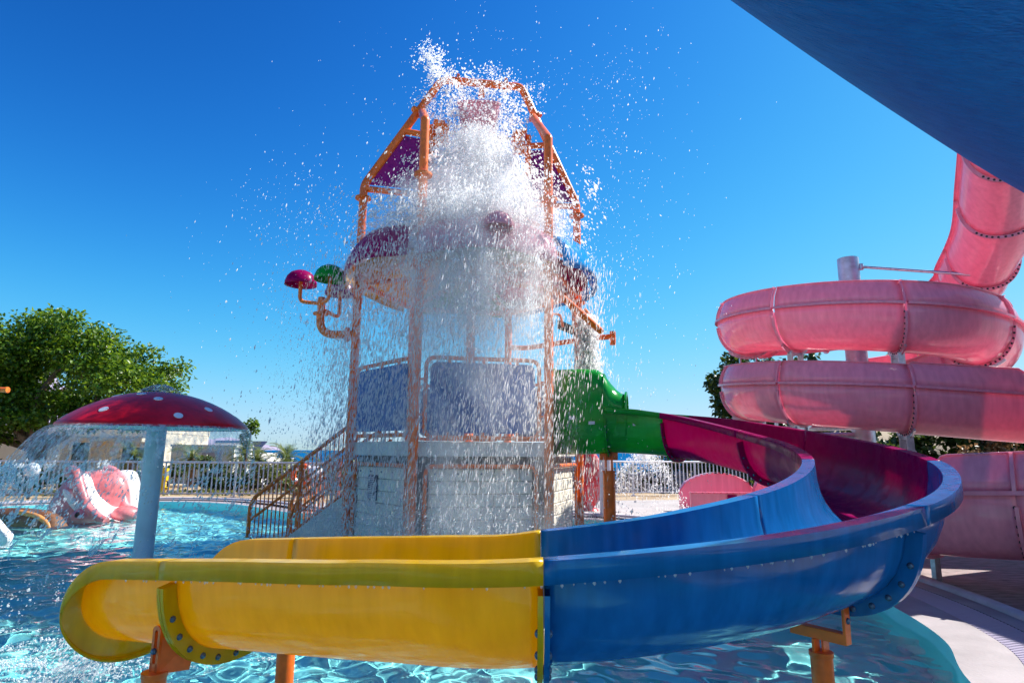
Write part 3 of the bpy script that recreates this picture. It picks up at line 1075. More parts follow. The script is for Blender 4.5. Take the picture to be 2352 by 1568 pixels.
# ---- open flume in four colours, from the tower round to the front
HW, DP, LIP, SK = .40, .50, .085, .085
ctrl = [(.80, 10.50, 2.22), (1.60, 10.30, 2.16), (2.36, 10.02, 2.10), (2.92, 9.40, 1.99), (3.24, 8.45, 1.83), (3.31, 7.40, 1.69), (3.20, 6.08, 1.535), (2.80, 4.82, 1.385),
        (2.06, 3.75, 1.245), (1.12, 3.10, 1.13), (.12, 2.95, 1.03), (-.55, 3.17, .975), (-1.22, 3.46, .925), (-1.88, 3.77, .868), (-2.24, 3.94, .84)]
path = resample(spline(ctrl, 16), .05)
PT, PN = frames(path)
def near(x, y):
    return min(range(len(path)), key=lambda i: (path[i].x - x) ** 2 + (path[i].y - y) ** 2)
i_in, i_gm, i_m2, i_mb, i_b2, i_by, i_y2 = near(1.62, 10.29), near(2.62, 9.80), near(3.29, 7.75), near(2.86, 4.98), near(1.72, 3.48), near(.16, 2.95), near(-1.52, 3.6)
slide = thing("body_slide", "open flume slide changing from green to magenta, blue and yellow in a wide curve", "water slide", (1.2, 6.0, -1.0))
PROF = trough(HW, DP, LIP, SK)
def deepen(i):
    """The bowl is deeper where the flume leaves the tower."""
    return 1.0 + .40 * max(0.0, min(1.0, (i_b2 - i) / (i_b2 - i_in)))
secs = [(i_in, i_gm, 'green', "green flume section"), (i_gm, i_m2, 'magenta', "upper magenta flume section"), (i_m2, i_mb, 'magenta', "lower magenta flume section"),
        (i_mb, i_b2, 'blue', "blue flume section in the bend"), (i_b2, i_by, 'blue', "blue flume section at the front"), (i_by, i_y2, 'yellow', "long yellow flume section")]
sec_obj = {}
for a, b, col, lab in secs:
    P_, T_, N_ = [p.copy() for p in path[a:b + 1]], PT[a:b + 1], PN[a:b + 1]
    P_[0] = P_[0] + T_[0] * .002
    P_[-1] = P_[-1] - T_[-1] * .002
    o = sweep(P_, T_, N_, PROF, "flume_section", col, slide, deep=[deepen(i) for i in range(a, b + 1)])
    o["label"] = lab
    sec_obj[(a, b)] = o
    flange_at(path[a] + PT[a] * .013, PT[a], PN[a], HW, DP * deepen(a), o, col, th=.022, nb=11, side=1)
    flange_at(path[b] - PT[b] * .013, -PT[b], PN[b], HW, DP * deepen(b), o, col, th=.022, nb=11, side=1)
# end piece with its rim turned round the mouth
a, b = i_y2, len(path) - 1
L_end = .05 * (b - a)
def on_path(s):
    f = s / .05
    i = min(int(f), b - a - 1)
    u = f - i
    return path[a + i].lerp(path[a + i + 1], u), PT[a + i].lerp(PT[a + i + 1], u).normalized(), PN[a + i].lerp(PN[a + i + 1], u).normalized()
nf, ns = 64, 14
rows, edge = [], []
for j in range(nf + 1):
    f = math.pi * (.5 - .5 * math.cos(math.pi * j / nf))
    u = HW * math.copysign(abs(math.cos(f)) ** .9, math.cos(f))
    w = -DP * math.sin(f) ** .78
    send = L_end - .40 + .40 * math.sqrt(max(0, 1 - (1 - min(1, -w / .36)) ** 2))
    row = []
    for k in range(ns + 1):
        p, t, n = on_path(.002 + (send - .002) * k / ns)
        row.append(p + n * u + UP * w)
    nrm = (n * (math.cos(f)) + UP * (-math.sin(f))).normalized()
    fl = min(1.0, -w / .30)
    lipd = (nrm + t * .25 * fl).normalized()
    skd = (-UP * (1 - fl) - t * fl * .8 + nrm * .4 * fl).normalized()
    row.append(row[-1] + lipd * LIP * (1 + .25 * fl))
    row.append(row[-1] + skd * SK * (1 - .55 * fl))
    rows.append(row)
mb = MB()
mb.grid(rows)
for side in (0, nf):                            # straight rim of the end piece
    s_ = 1 if side == 0 else -1
    strip = []
    for k in range(ns + 1):
        p, t, n = on_path(.002 + (L_end - .40 - .002) * k / ns)
        q = p + n * s_ * HW
        strip.append([q, q + n * s_ * LIP, q + n * s_ * LIP - UP * SK])
    mb.grid(strip)
endp = mb.build("flume_end", 'yellow', slide, thick=.012, angle=42)
endp["label"] = "yellow mouth of the slide with turned rim"
flange_at(path[a] + PT[a] * .013, PT[a], PN[a], HW, DP, endp, 'yellow', th=.022, nb=11, side=1)

# drops hanging from the rim's lower edge
rgd = np.random.default_rng(6)
mb = MB()
for i in range(i_b2, len(path) - 10):
    for q_ in range(3):
        if rgd.random() < .3:
            p = path[i] + PT[i] * rgd.uniform(-.025, .025) + PN[i] * (HW + LIP + rgd.uniform(-.004, .004)) - UP * (SK + .004)
            r_ = rgd.uniform(.003, .0065)
            mb.lathe([(.0005, -r_ * 1.6), (r_, -r_ * .3), (r_ * .8, r_ * .6), (.0005, r_)], 6, p)
hd_ = mb.build("hanging_drops", 'streak', slide)
hd_["kind"] = "stuff"

# tall green hood over the start
hood_rows = []
hN = 22
stations = [(0.0, 1.42, .44, 2.83), (.45, 1.42, .44, 2.83), (.70, 1.43, .44, 2.82), (.82, 1.44, .44, 2.74), (.92, 1.46, .43, 2.60), (1.02, 1.50, .42, 2.48), (1.10, 1.54, .41, 2.42), (1.18, 1.56, .41, 2.40)]
i0 = near(.80, 10.5)
hb = path[0]
hT, hNn = PT[2], PN[2]
for s, zb, hw, zt in stations:
    c = hb + hT * (s - .02)
    row = []
    pts = []
    zr = 2.14
    for j in range(9):
        f = math.pi / 2 * j / 8
        pts.append((hw * math.sin(f) ** .9, zb + (zr - zb) * (1 - math.cos(f) ** .8)))
    flat = .62 if s < .75 else .3
    for j in range(1, 9):
        f = math.pi / 2 * j / 8
        e = 2.0 / (4.5 if s < .85 else 2.3)
        pts.append((hw * math.cos(f) ** e, zr + (zt - zr) * math.sin(f) ** e))
    full = [(u, z) for u, z in pts] + [(-u, z) for u, z in reversed(pts[1:-1])]
    hood_rows.append([V(c.x + hNn.x * u, c.y + hNn.y * u, z) for u, z in full])
mb = MB()
mb.grid(hood_rows, close=True)
hood = mb.build("hood", 'green', slide, thick=.014, angle=40)
# ring at the hood's mouth and joint seam
def loop_ring(row, o1, name, mat, parent, t, th=.03):
    c = sum(row, Vector()) / len(row)
    big = [c + (p - c) * (1 + o1 / max(.2, (p - c).length)) for p in row]
    mb = MB()
    mb.grid([[p - t * th / 2 for p in row], [p - t * th / 2 for p in big], [p + t * th / 2 for p in big], [p + t * th / 2 for p in row], [p - t * th / 2 for p in row]], close=True)
    return mb.build(name, mat, parent)
loop_ring(hood_rows[-1], .055, "hood_ring", 'green', hood, hT)
loop_ring(hood_rows[0], .03, "hood_rim", 'green', hood, hT, .02)
loop_ring([p + hT * .01 for p in hood_rows[3]], .018, "hood_seam", 'green', hood, hT, .012)
# trough below between hood and first flume joint
P_ = path[near(hb.x + 1.16 * hT.x, hb.y + 1.16 * hT.y):i_in + 1]
if len(P_) > 2:
    T_, N_ = frames(P_)
    sweep(P_, T_, N_, PROF, "flume_inlet", 'green', slide, deep=[1.40] * len(P_))
# stickers on the hood
for u, z in ((.30, 2.00), (.62, 1.92), (1.30, 2.03), (1.32, 1.90)):
    c = hb + hT * u - hNn * (.458 if u < 1 else .425)
    MB().box((c.x, c.y, z), (.10, .006, .05), Matrix.Rotation(math.atan2(hT.y, hT.x), 3, 'Z')).build("sticker", 'sticker', hood, smooth=False)

# orange supports
def leg_pole(p, top, r=.055, base=-1.02, name="support_pole", mat='orange'):
    return MB().tube([(p.x, p.y, base), (p.x, p.y, top - .02)], r, 18).lathe([(r, top - .03), (r * 1.1, top - .02), (r * 1.1, top), (.001, top)], 18, (p.x, p.y, 0)).build(name, mat, slide)
def yaw(v):
    return Matrix.Rotation(math.atan2(v.y, v.x), 3, 'Z')
# left front support: pole, slotted plate, gusset to the flange
q, t, n = path[i_y2], PT[i_y2], PN[i_y2]
pl = q + n * .33 + t * .17
pl = V(pl.x, pl.y, 0)
zt = q.z - DP - .03
pole = leg_pole(pl, zt - .04, .058)
rot = yaw(t)
slot = MB()
for s in (-1, 1):
    c = pl + t * s * .02
    slot.box((c.x, c.y, zt + .05), (.018, .026, .2), rot)
slot.box((pl.x, pl.y, zt - .03), (.06, .026, .06), rot).lathe([(.012, -.013), (.031, -.013), (.031, .013), (.012, .013)], 14, (pl.x, pl.y, zt + .15), rot @ Matrix.Rotation(R(90), 3, 'X'), 0, math.pi)
slot.build("slotted_plate", 'orange', pole)
g = pl - t * .07
MB().add([g + V(0, 0, zt - .05) + t * .05, g + V(0, 0, zt - .05) - n * .12 - t * .03, g + V(0, 0, zt + .13) - n * .16 - t * .03, g + V(0, 0, zt + .12) + t * .05], [(0, 1, 2, 3)]).build("gusset", 'orange', pole, smooth=False, thick=.014)
put_bolt(BOLT, (pl + n * .02) + V(0, 0, zt + .06), n, pole)
# left rear support
pr = q - n * .46 + t * .06
leg_pole(V(pr.x, pr.y, 0), q.z - .34, .055)
# right front support with its open rectangular yoke
q, t, n = path[i_b2], PT[i_b2], PN[i_b2]
pl = q - n * .05 + t * .06
pl = V(pl.x, pl.y, 0)
zt = q.z - DP - .27
pole = leg_pole(pl, zt, .055)
rot = yaw(n)
yk = MB().box((pl.x, pl.y, zt + .09), (.30, .06, .055), rot)
yk.build("yoke_beam", 'orange', pole, smooth=False, bevel=.004)
bl = MB().box((pl.x - .025, pl.y, zt + .03), (.012, .06, .07), rot).box((pl.x + .025, pl.y, zt + .03), (.012, .06, .07), rot)
bl.build("clevis", 'orange', pole, smooth=False)
for s, h in ((1, .20), (-1, .17)):
    c = pl + n * s * .142
    MB().box((c.x, c.y, zt + .115 + h / 2), (.016, .06, h), rot).box((c.x - n.x * s * .012, c.y - n.y * s * .012, zt + .115 + h), (.014, .05, .12), rot).build("yoke_arm", 'orange', pole, smooth=False, bevel=.003)
    put_bolt(BOLT, c + n * s * .01 + V(0, 0, zt + .18), n * s, pole)
c = q + n * .17 - t * .02
mb = MB()
ear = []
for k in range(24):
    ang = 2 * math.pi * k / 24
    ear.append(V(q.x, q.y, q.z - DP + .02) + n * (.08 + math.cos(ang) * .13) + UP * (math.sin(ang) * .055 + .02) - t * .035)
mb.add(ear, [tuple(range(24))])
earo = mb.build("mounting_ear", 'orange', pole, smooth=False, thick=.012)
for s in (-1, 1):
    put_bolt(BOLT, V(q.x, q.y, q.z - DP + .045) + n * (.08 + s * .08) - t * .042, -t, earo)
# support below the green part, and one behind the bend
pl = path[near(1.62, 10.3)] - PN[i_in] * .02
leg_pole(V(pl.x, pl.y, 0), pl.z - 1.0, .10)
mb = MB().box((pl.x - .05, pl.y, pl.z - .90), (.02, .12, .42)).box((pl.x + .05, pl.y, pl.z - .90), (.02, .12, .42)).box((pl.x, pl.y, pl.z - .76), (.3, .03, .14))
mb.build("cradle", 'orange', slide, smooth=False)
for ii, off in ((i_m2, .30),):
    pl = path[ii] + PN[ii] * 0.0
    leg_pole(V(pl.x, pl.y, 0), pl.z - DP * 1.3 - .03, .07)

# ---- pink spiral flume round a steel mast
SC = Vector((6.96, 12.15, 0))
SRc = 2.07
PHW, PDP, PLIP, PWALL = .55, .72, .06, .40
spiral = thing("spiral_slide", "pink spiral flume winding in two turns round a steel mast", "water slide", (SC.x, SC.y, 0))
def hel(a):
    return V(SC.x + SRc * math.cos(R(a)), SC.y + SRc * math.sin(R(a)), 3.95 - (a - 240.0) / 360.0 * 1.36)
def pink_prof(wall=1.0):
    P = [(PHW + PLIP, -.02), (PHW + PLIP, 0.0), (PHW, 0.0)]
    n_ = 18
    for j in range(1, n_):
        f = math.pi * j / n_
        P.append((PHW * math.cos(f), -PDP * math.sin(f) ** .85))
    P += [(-PHW, 0.0)]
    W = [(-PHW, 0.0), (-PHW + .015, .12), (-PHW + .06, .26), (-PHW + .13, PWALL * .97), (-PHW + .10, PWALL)]
    W = [(u, w * wall) for u, w in W]
    return P, W
# outward is to the right of travel here (the spiral turns left): right = -N
def pink_piece(pts, parent, wall=(1.0, 1.0), label=None, flanges=(True, True), bolts=True):
    T_, N_ = frames(pts)
    P, W = pink_prof()
    o = sweep(pts, T_, N_, P, "trough_section", 'pink', parent, thick=.014)
    if label:
        o["label"] = label
    k = len(pts)
    if wall is not None:
        rows = []
        for i, (p, n) in enumerate(zip(pts, N_)):
            f = wall(i / (k - 1)) if callable(wall) else wall[0] + (wall[1] - wall[0]) * i / (k - 1)
            f = max(.02, f)
            rows.append([p + n * u + UP * (w * f) for u, w in W])
        mb = MB()
        mb.grid(rows)
        mb.build("side_wall", 'pink', o, thick=.012, angle=50)
    # horizontal joint rail on the outside
    rows = [[p - n * PHW + UP * -.03, p - n * (PHW + .065) + UP * -.03, p - n * (PHW + .065) + UP * .012, p - n * PHW + UP * .012] for p, n in zip(pts, N_)]
    mb = MB()
    mb.grid(rows)
    mb.build("joint_rail", 'pink', o, angle=30)
    if flanges[1]:
        fo = flange_at(pts[-1], T_[-1], N_[-1], PHW, PDP, o, 'pink', out=.055, th=.034, nseg=14, nb=17 if bolts else 0, bolt=SMALL_BOLT, power=.85, b0=.30, b1=.95, side=-1)
        if wall is not None:
            p, n, t = pts[-1], N_[-1], T_[-1]
            w_end = wall(1.0) if callable(wall) else wall[1]
            a_ = [p + n * u + UP * (w * w_end) for u, w in W]
            b_ = [p + n * (u - .055) + UP * (w * w_end) for u, w in W]
            mb = MB()
            mb.grid([[x - t * .017 for x in a_], [x - t * .017 for x in b_], [x + t * .017 for x in b_], [x + t * .017 for x in a_]])
            mb.build("wall_flange", 'pink', o, angle=40)
    return o
seams = [257 + 45 * k for k in range(-7, 9)]
ent = [V(7.05, 7.75, 6.80), V(7.48, 8.5, 6.32), V(7.90, 9.25, 5.86), V(8.30, 9.98, 5.42)]
a_start = -38 + 0.0
first = hel(a_start)
ent_path = resample(spline(ent + [first, hel(a_start + 14), hel(a_start + 26)], 12), .12)
k3 = len(ent_path)
cuts = [0, int(k3 * .22), int(k3 * .46), int(k3 * .72), k3 - 1]
MB().tube([(6.9, 7.5, 0), (6.9, 7.5, 6.0)], .12, 14).box((6.85, 7.42, 6.1), (1.5, .5, .12), Matrix.Rotation(R(-30), 3, 'Z')).build("start_column", 'steel', spiral)
for a, b in zip(cuts, cuts[1:]):
    pink_piece(ent_path[a:b + 1], spiral, (1, 1), "steep pink trough coming down from the upper right")
angs = [a_start + 26] + [s for s in seams if a_start + 32 < s < 620]
for a, b in zip(angs, angs[1:]):
    n_ = 12
    pts = [hel(a + (b - a) * j / n_) for j in range(n_ + 1)]
    pink_piece(pts, spiral, (1, 1) if b < 600 else (1, .9))
# run off to the right after the second turn
a_end = angs[-1]
e0 = hel(a_end)
et = V(-math.sin(R(a_end)), math.cos(R(a_end)), -.09)
ext = [e0, e0 + et * 1.5, e0 + et * 3.0]
pink_piece(resample(spline(ext, 8), .06), spiral, lambda u: max(.02, min(1.0, (2.05 - 3.0 * u) / .55)), flanges=(False, True))
pink_piece(resample(spline([e0 + et * 3.0, e0 + et * 4.5, e0 + et * 6.0], 8), .12), spiral, None, flanges=(False, True))
# mast with arms
mast = MB().tube([(SC.x, SC.y, 0.0), (SC.x, SC.y, 5.45)], .20, 28).build("mast", 'mast', spiral)
MB().lathe([(.2, 0), (.36, 0), (.36, .03), (.2, .03)], 24, (SC.x, SC.y, .006)).build("mast_foot", 'mast', mast)
for turn in (0, 360):
    for s in seams:
        a = s + turn * 0
        if not (150 < a < 620):
            continue
        c = hel(a)
        zb = c.z - PDP - .16
        rad_ = Vector((math.cos(R(a)), math.sin(R(a)), 0))
        if turn:
            continue
        e_in, e_out = SC + rad_ * .18, SC + rad_ * (SRc + .22)
        arm = MB().tube([V(e_in.x, e_in.y, zb - .16), V(e_out.x, e_out.y, zb - .16)], .06, 12)
        mid_ = SC + rad_ * (SRc * .62)
        arm.tube([V(e_in.x, e_in.y, zb - .55), V(mid_.x, mid_.y, zb - .18)], .03, 8)
        tn = Vector((-rad_.y, rad_.x, 0))
        for s2 in (-.12, .12):
            k_ = SC + rad_ * (SRc + s2 * 1.3)
            arm.box((k_.x, k_.y, zb - .05), (.03, .1, .34), yaw(rad_))
        ao = arm.build("support_arm", 'steel', spiral)
        sad = MB()
        pts_ = []
        for j in range(9):
            f = math.pi * (.30 + .4 * j / 8)
            pts_.append([SC + rad_ * (SRc + (PHW + h) * math.cos(f)) + UP * (c.z - (PDP + h) * math.sin(f) ** .85) for h in (.03, .11)])
        sad.grid(pts_)
        sad.build("saddle", 'steel', ao, thick=.03, smooth=False)
stay0 = V(SC.x + .2, SC.y - .1, 5.25)
MB().tube([stay0, V(8.15, 10.45, 4.62)], .028, 10).lathe([(.001, -.06), (.05, -.06), (.05, .06), (.001, .06)], 10, stay0).build("stay_rod", 'steel', spiral)
# faint hand-written number on the lower turn
def outside(a, dz):
    f = math.acos(max(-1, min(1, -.97)))
    return V(SC.x + (SRc + PHW + .016 - abs(dz) * .06) * math.cos(R(a)), SC.y + (SRc + PHW + .016 - abs(dz) * .06) * math.sin(R(a)), hel(a + 360).z + dz)
marks = [[(272.0, -.30), (272.6, -.20), (272.8, -.36)], [(274.8, -.19), (273.9, -.26), (273.8, -.34), (274.6, -.37), (275.0, -.32), (274.4, -.28), (273.9, -.31)]]
mb = MB()
for st in marks:
    mb.tube([outside(a, z) for a, z in st], .004, 5)
mb.build("chalk_mark", 'magenta', spiral)

# ---- second pink flume, low on the deck at the right
low = thing("low_pink_flume", "glossy dusky pink flume lying low on the deck behind the blue bend", "water slide", (5.6, 6.6, 0))
lp = [V(4.35, 9.3, .92), V(4.72, 8.0, 1.0), V(5.28, 7.0, 1.07), V(6.2, 6.2, 1.15), V(7.5, 5.6, 1.24), V(9.0, 5.1, 1.33)]
lpath = resample(spline(lp, 12), .05)
# travel runs from right to left here, so that the outer wall faces the viewer
lpath = lpath
T_, N_ = frames(lpath)
def near_low(x, y):
    return min(range(len(lpath)), key=lambda i: (lpath[i].x - x) ** 2 + (lpath[i].y - y) ** 2)
kk = len(lpath)
c_ = [0, near_low(4.98, 7.45), near_low(5.55, 6.75), near_low(6.9, 5.85), kk - 1]
walls = (None, lambda u: max(.02, min(1.0, (u - .04) / .36)), (1, 1), (1, 1))
for (a, b), wl2 in zip(zip(c_, c_[1:]), walls):
    pink_piece(lpath[a:b + 1], low, wl2)
for i in (c_[1], c_[2], c_[3]):
    p = lpath[i]
    MB().box((p.x, p.y, (p.z - PDP - .03) / 2), (.12, .05, p.z - PDP - .06), yaw(N_[i])).build("steel_foot", 'steel', low, smooth=False)

# ---- blue tube overhead, crossing just above the viewer on the right
over = thing("blue_tube_slide", "huge dark blue fibreglass tube crossing overhead at the upper right", "water slide", (2.4, 2.3, 3.6))
oc = [V(-5.0, -3.1, 3.92), V(-1.6, -.45, 3.86), V(-.2, .55, 3.84), V(1.05, 1.40, 3.80), V(2.2, 2.10, 3.76), V(3.45, 2.78, 3.70), V(4.9, 3.40, 3.62), V(6.6, 4.1, 3.52), V(8.6, 5.0, 3.4), V(10.5, 6.6, 3.3)]
oc = [V(p.x - .035, p.y + .06, p.z - .07 - .07 * max(0, p.x - .5)) for p in oc]
op = resample(spline(oc, 10), .15)
n2 = len(op)
for a, b in ((0, n2 // 3), (n2 // 3, 2 * n2 // 3 + 4), (2 * n2 // 3 + 4, n2 - 1)):
    MB().tube(op[a:b + 1], .80, 48, cap=False).build("tube_section", 'shell', over)
for x, y in ((7.6, 4.52), (10.3, 6.4), (-4.6, -2.8)):
    MB().tube([(x, y, 0), (x, y, 2.9)], .12, 16).build("steel_column", 'steel', over)
# ---- pink run-out lane on the deck behind the bend
lane = thing("runout_lane", "low pink run-out lane with raised end wall on the deck behind the slide", "water slide", (6.0, 16.0, 0))
def wall_strip(pts, tops, th, name, mat, parent, cap=.09):
    vs, fs = [], []
    T_, N_ = frames([V(x, y, 0) for x, y in pts])
    for (x, y), n, z in zip(pts, N_, tops):
        vs.append([V(x, y, .01) - n * th, V(x, y, z) - n * th, V(x, y, z) + n * th, V(x, y, .01) + n * th])
    mb = MB()
    mb.grid(vs)
    mb.add(vs[0], [(0, 1, 2, 3)]).add(vs[-1], [(0, 1, 2, 3)])
    for i in range(len(vs) - 1):
        a = [vs[i][1] - N_[i] * .05, vs[i][2] + N_[i] * .05]
        b = [vs[i + 1][1] - N_[i + 1] * .05, vs[i + 1][2] + N_[i + 1] * .05]
        mb.add([a[0], a[1], b[1], b[0]] + [p + UP * .03 for p in (a[0], a[1], b[1], b[0])], [(0, 1, 2, 3), (4, 5, 6, 7), (0, 1, 5, 4), (2, 3, 7, 6)])
    return mb.build(name, mat, parent, angle=35)
xs_ = [4.35 + .15 * k for k in range(28)]
wall_strip([(x, 15.2) for x in xs_], [.50] * 28, .03, "near_wall", 'pink', lane)
wall_strip([(x, 16.2) for x in xs_[:14]], [.48 + .46 * math.sin(math.pi * min(1, max(0, k / 13.0))) ** .55 for k in range(14)], .03, "bumper_wall", 'pink', lane)
wall_strip([(x, 16.2) for x in xs_[13:]], [.5] * 15, .03, "far_wall", 'pink', lane)
wall_strip([(x, 16.0) for x in xs_[12:22]], [.40 + .45 * min(1, k / 1.6) ** .5 for k in range(10)], .03, "splitter_wall", 'pink', lane)
MB().box((6.4, 15.7, .06), (4.1, .94, .1)).build("lane_floor", 'pink', lane, smooth=False)
for x in (5.35, 7.2):
    MB().box((x, 15.15, .25), (.22, .03, .44)).build("rib", 'magenta', lane, smooth=False)
# ------------------------------------------------------------------ red mushroom fountain
MX, MY, MZ = -5.35, 9.3, 1.78
mush = thing("mushroom_fountain", "big red mushroom fountain with white spots on a pale blue pole", "fountain", (MX, MY, -1.0))
MB().tube([(MX, MY, -1.02), (MX, MY, 1.95)], .135, 28).build("pole", 'pole_blue', mush)
MR = 1.27
CH = .52
def cap_z(r):
    return MZ + CH * (1 - (r / MR) ** 2) ** .88
prof = [(MR - .03, MZ - .035), (MR - .004, MZ - .02), (MR, MZ)] + [(MR * k, cap_z(MR * k)) for k in (.97, .92, .86, .78, .68, .57, .45, .33, .2, .1)] + [(.001, MZ + CH)]
cap = MB().lathe(prof, 56, (MX, MY, 0)).build("cap", 'red_cap', mush, angle=60)
MB().lathe([(MR - .02, MZ - .031), (MR * .8, MZ + .02), (.4, MZ + .14), (.14, MZ + .17)], 48, (MX, MY, 0)).build("cap_underside", 'cap_under', mush)
for az, el in ((-158, 52), (-128, 62), (-98, 34), (-62, 55), (-48, 26), (-150, 24), (-20, 40), (30, 30), (80, 45), (130, 35), (-88, 66)):
    a, rr_ = R(az), MR * math.cos(R(el))
    c = V(MX + rr_ * math.cos(a), MY + rr_ * math.sin(a), cap_z(rr_))
    sl_ = (cap_z(rr_ - .02) - cap_z(rr_ + .02)) / .04
    nn = V(math.cos(a) * sl_, math.sin(a) * sl_, 1).normalized()
    mb = MB().lathe([(.062, -.02), (.058, .003), (.03, .006), (.001, .007)], 18, c + nn * .004, nn.to_track_quat('Z', 'Y').to_matrix())
    mb.build("white_spot", 'white_paint', cap)
# water welling over the top of the cap
rng = np.random.default_rng(2)
mb = MB()
rows = []
for i in range(8):
    r = .30 * (1 - i / 7.5)
    rows.append([V(MX + r * math.cos(k * math.pi / 14), MY + r * math.sin(k * math.pi / 14), MZ + CH - .02 + .13 * (1 - (r / .31) ** 2) + rng.normal(0, .008)) for k in range(28)])
mb.grid(rows, close=True)
stuff(mb.build("bubbling_water", 'sheet', None), "clear water welling up on top of the red mushroom cap", "water")
# sheet of water falling from the rim, blown to the left
def curtain():
    nth, nt = 420, 70
    th = np.linspace(0, 2 * np.pi, nth, endpoint=False)
    rg = np.random.default_rng(4)
    ph = rg.uniform(0, 6.28, 24)
    def n1(x, s):
        return sum(np.sin(x * (3 + 2.3 * k) + ph[(k + s) % 24]) / (1 + .35 * k) for k in range(10))
    length = .30 + .22 * np.clip(-np.cos(th), 0, 1) + .022 * n1(th, 0)
    V_, keep = [], []
    tt = np.linspace(0, 1, nt)
    Tm = tt[None, :] * length[:, None]
    vx = np.cos(th)[:, None] * (.95 + .05 * n1(th, 7)[:, None]) - .62
    vy = np.sin(th)[:, None] * (.95 + .05 * n1(th, 3)[:, None]) - .05
    Xc = MX + np.cos(th)[:, None] * (MR + .005) + vx * Tm
    Yc = MY + np.sin(th)[:, None] * (MR + .005) + vy * Tm
    Zc = MZ - .01 - 4.9 * Tm ** 2 - .35 * Tm
    # ripples running down the sheet
    Xc = Xc + .008 * np.sin(th[:, None] * 61 + Tm * 40) * tt[None, :]
    Yc = Yc + .010 * np.sin(th[:, None] * 47 + Tm * 55 + 1) * tt[None, :]
    hole = (np.sin(th[:, None] * 23 + ph[0] + 6 * Tm) + np.sin(th[:, None] * 57 + ph[1] - 9 * Tm) + .8 * np.sin(th[:, None] * 113 + ph[2] + 25 * Tm) + .7 * np.sin(th[:, None] * 31 + 60 * Tm))
    ok = hole < 2.6 - 4.0 * np.clip(tt[None, :] - .45, 0, 1) * 1.6
    Vv = np.stack([Xc, Yc, Zc], -1).reshape(-1, 3)
    F = []
    for i in range(nth):
        j = (i + 1) % nth
        o = ok[i, :-1] & ok[j, 1:]
        ks = np.nonzero(o)[0]
        F.append(np.stack([i * nt + ks, j * nt + ks, j * nt + ks + 1, i * nt + ks + 1], -1))
    return Vv, np.concatenate(F), (Xc, Yc, Zc, ok, th)
cv, cf, cinfo = curtain()
cur = np_mesh("water_curtain", cv, cf, 'sheet')
stuff(cur, "thin sheet of clear water falling from the red mushroom's rim", "water")

# ------------------------------------------------------------------ children's animal slide
an = thing("animal_slide", "pink and white elephant shaped children's slide standing in the pool", "slide", (-9.6, 14.6, -1.0))
def blob(rows_fn, nu, nv):
    rows = []
    for i in range(nv + 1):
        rows.append([rows_fn(j / nu * 2 * math.pi, i / nv) for j in range(nu)])
    return rows
ax, ay = -9.75, 14.75
def body_fn(a, v):
    z = -1.0 + 1.94 * math.sin(v * math.pi / 2)
    r = math.cos(v * math.pi / 2) ** .55
    fold = 1 + .05 * math.cos(a * 5 + .8) * (1 - v)
    return V(ax - .18 + 1.0 * r * fold * math.cos(a) + .25 * v, ay + .62 * r * fold * math.sin(a), z if v < 1 else .94)
mb = MB()
mb.grid(blob(body_fn, 36, 18), close=True)
body = mb.build("body", 'animal_pink', an, angle=70)
# the slide chute: white tongue between two rounded pink side walls, running down to the right and forward
chute = [V(ax - .05, ay - .25, .86), V(ax + .15, ay - .32, .74), V(ax + .36, ay - .42, .40), V(ax + .60, ay - .52, .05), V(ax + .88, ay - .60, -.10), V(ax + 1.12, ay - .66, -.16)]
cp = resample(spline(chute, 10), .07)
Tc, Nc = frames(cp)
rows = [[p + n * u + UP * w for u, w in ((.42, -.30), (.42, .05), (.30, .10), (.2, .04), (0, .0), (-.2, .04), (-.30, .10), (-.42, .05), (-.42, -.30))] for p, n in zip(cp, Nc)]
mb = MB()
mb.grid(rows)
mb.build("chute", 'animal_white', an, angle=70)
for s in (1, -1):
    wp = [p + n * s * .44 + UP * (.06 + .10 * math.sin(math.pi * min(1, i / len(cp) * 1.1))) for i, (p, n) in enumerate(zip(cp, Nc))]
    MB().tube(wp, [.15 * (1 - .45 * i / len(wp)) for i in range(len(wp))], 12).build("side_roll", 'animal_pink', an)
# second rounded back half behind the chute
def hump(a, v):
    r = math.cos(v * math.pi / 2) ** .5
    return V(ax + .48 + .44 * r * math.cos(a), ay + .28 + .40 * r * math.sin(a), -1.0 + 1.94 * math.sin(v * math.pi / 2))
mb = MB()
mb.grid(blob(hump, 28, 14), close=True)
mb.build("hump", 'animal_white', an, angle=70)
def ell(c, r, mat, name, parent, rot=None, nu=20, nv=12):
    rows = []
    for i in range(nv + 1):
        f = math.pi * i / nv
        row = []
        for j in range(nu):
            a = 2 * math.pi * j / nu
            p = V(r[0] * math.sin(f) * math.cos(a), r[1] * math.sin(f) * math.sin(a), r[2] * math.cos(f))
            if rot is not None:
                p = rot @ p
            row.append(p + Vector(c))
        rows.append(row)
    mb = MB()
    mb.grid(rows, close=True)
    return mb.build(name, mat, parent, angle=80)
ell((ax + .42, ay - .90, -.04), (.30, .22, .20), 'animal_pink', "snout", an)
ell((ax + .02, ay - .78, .28), (.09, .05, .36), 'animal_white', "ear", an, Matrix.Rotation(R(-42), 3, 'Y'))
ell((ax + .09, ay - .75, .25), (.15, .05, .42), 'animal_pink', "ear_rim", an, Matrix.Rotation(R(-42), 3, 'Y'))
ell((ax + .38, ay - 1.095, .02), (.06, .025, .07), 'eye_black', "eye", an)
ell((ax + 1.02, ay - .42, -.02), (.30, .26, .20), 'animal_pink', "front_lip", an)

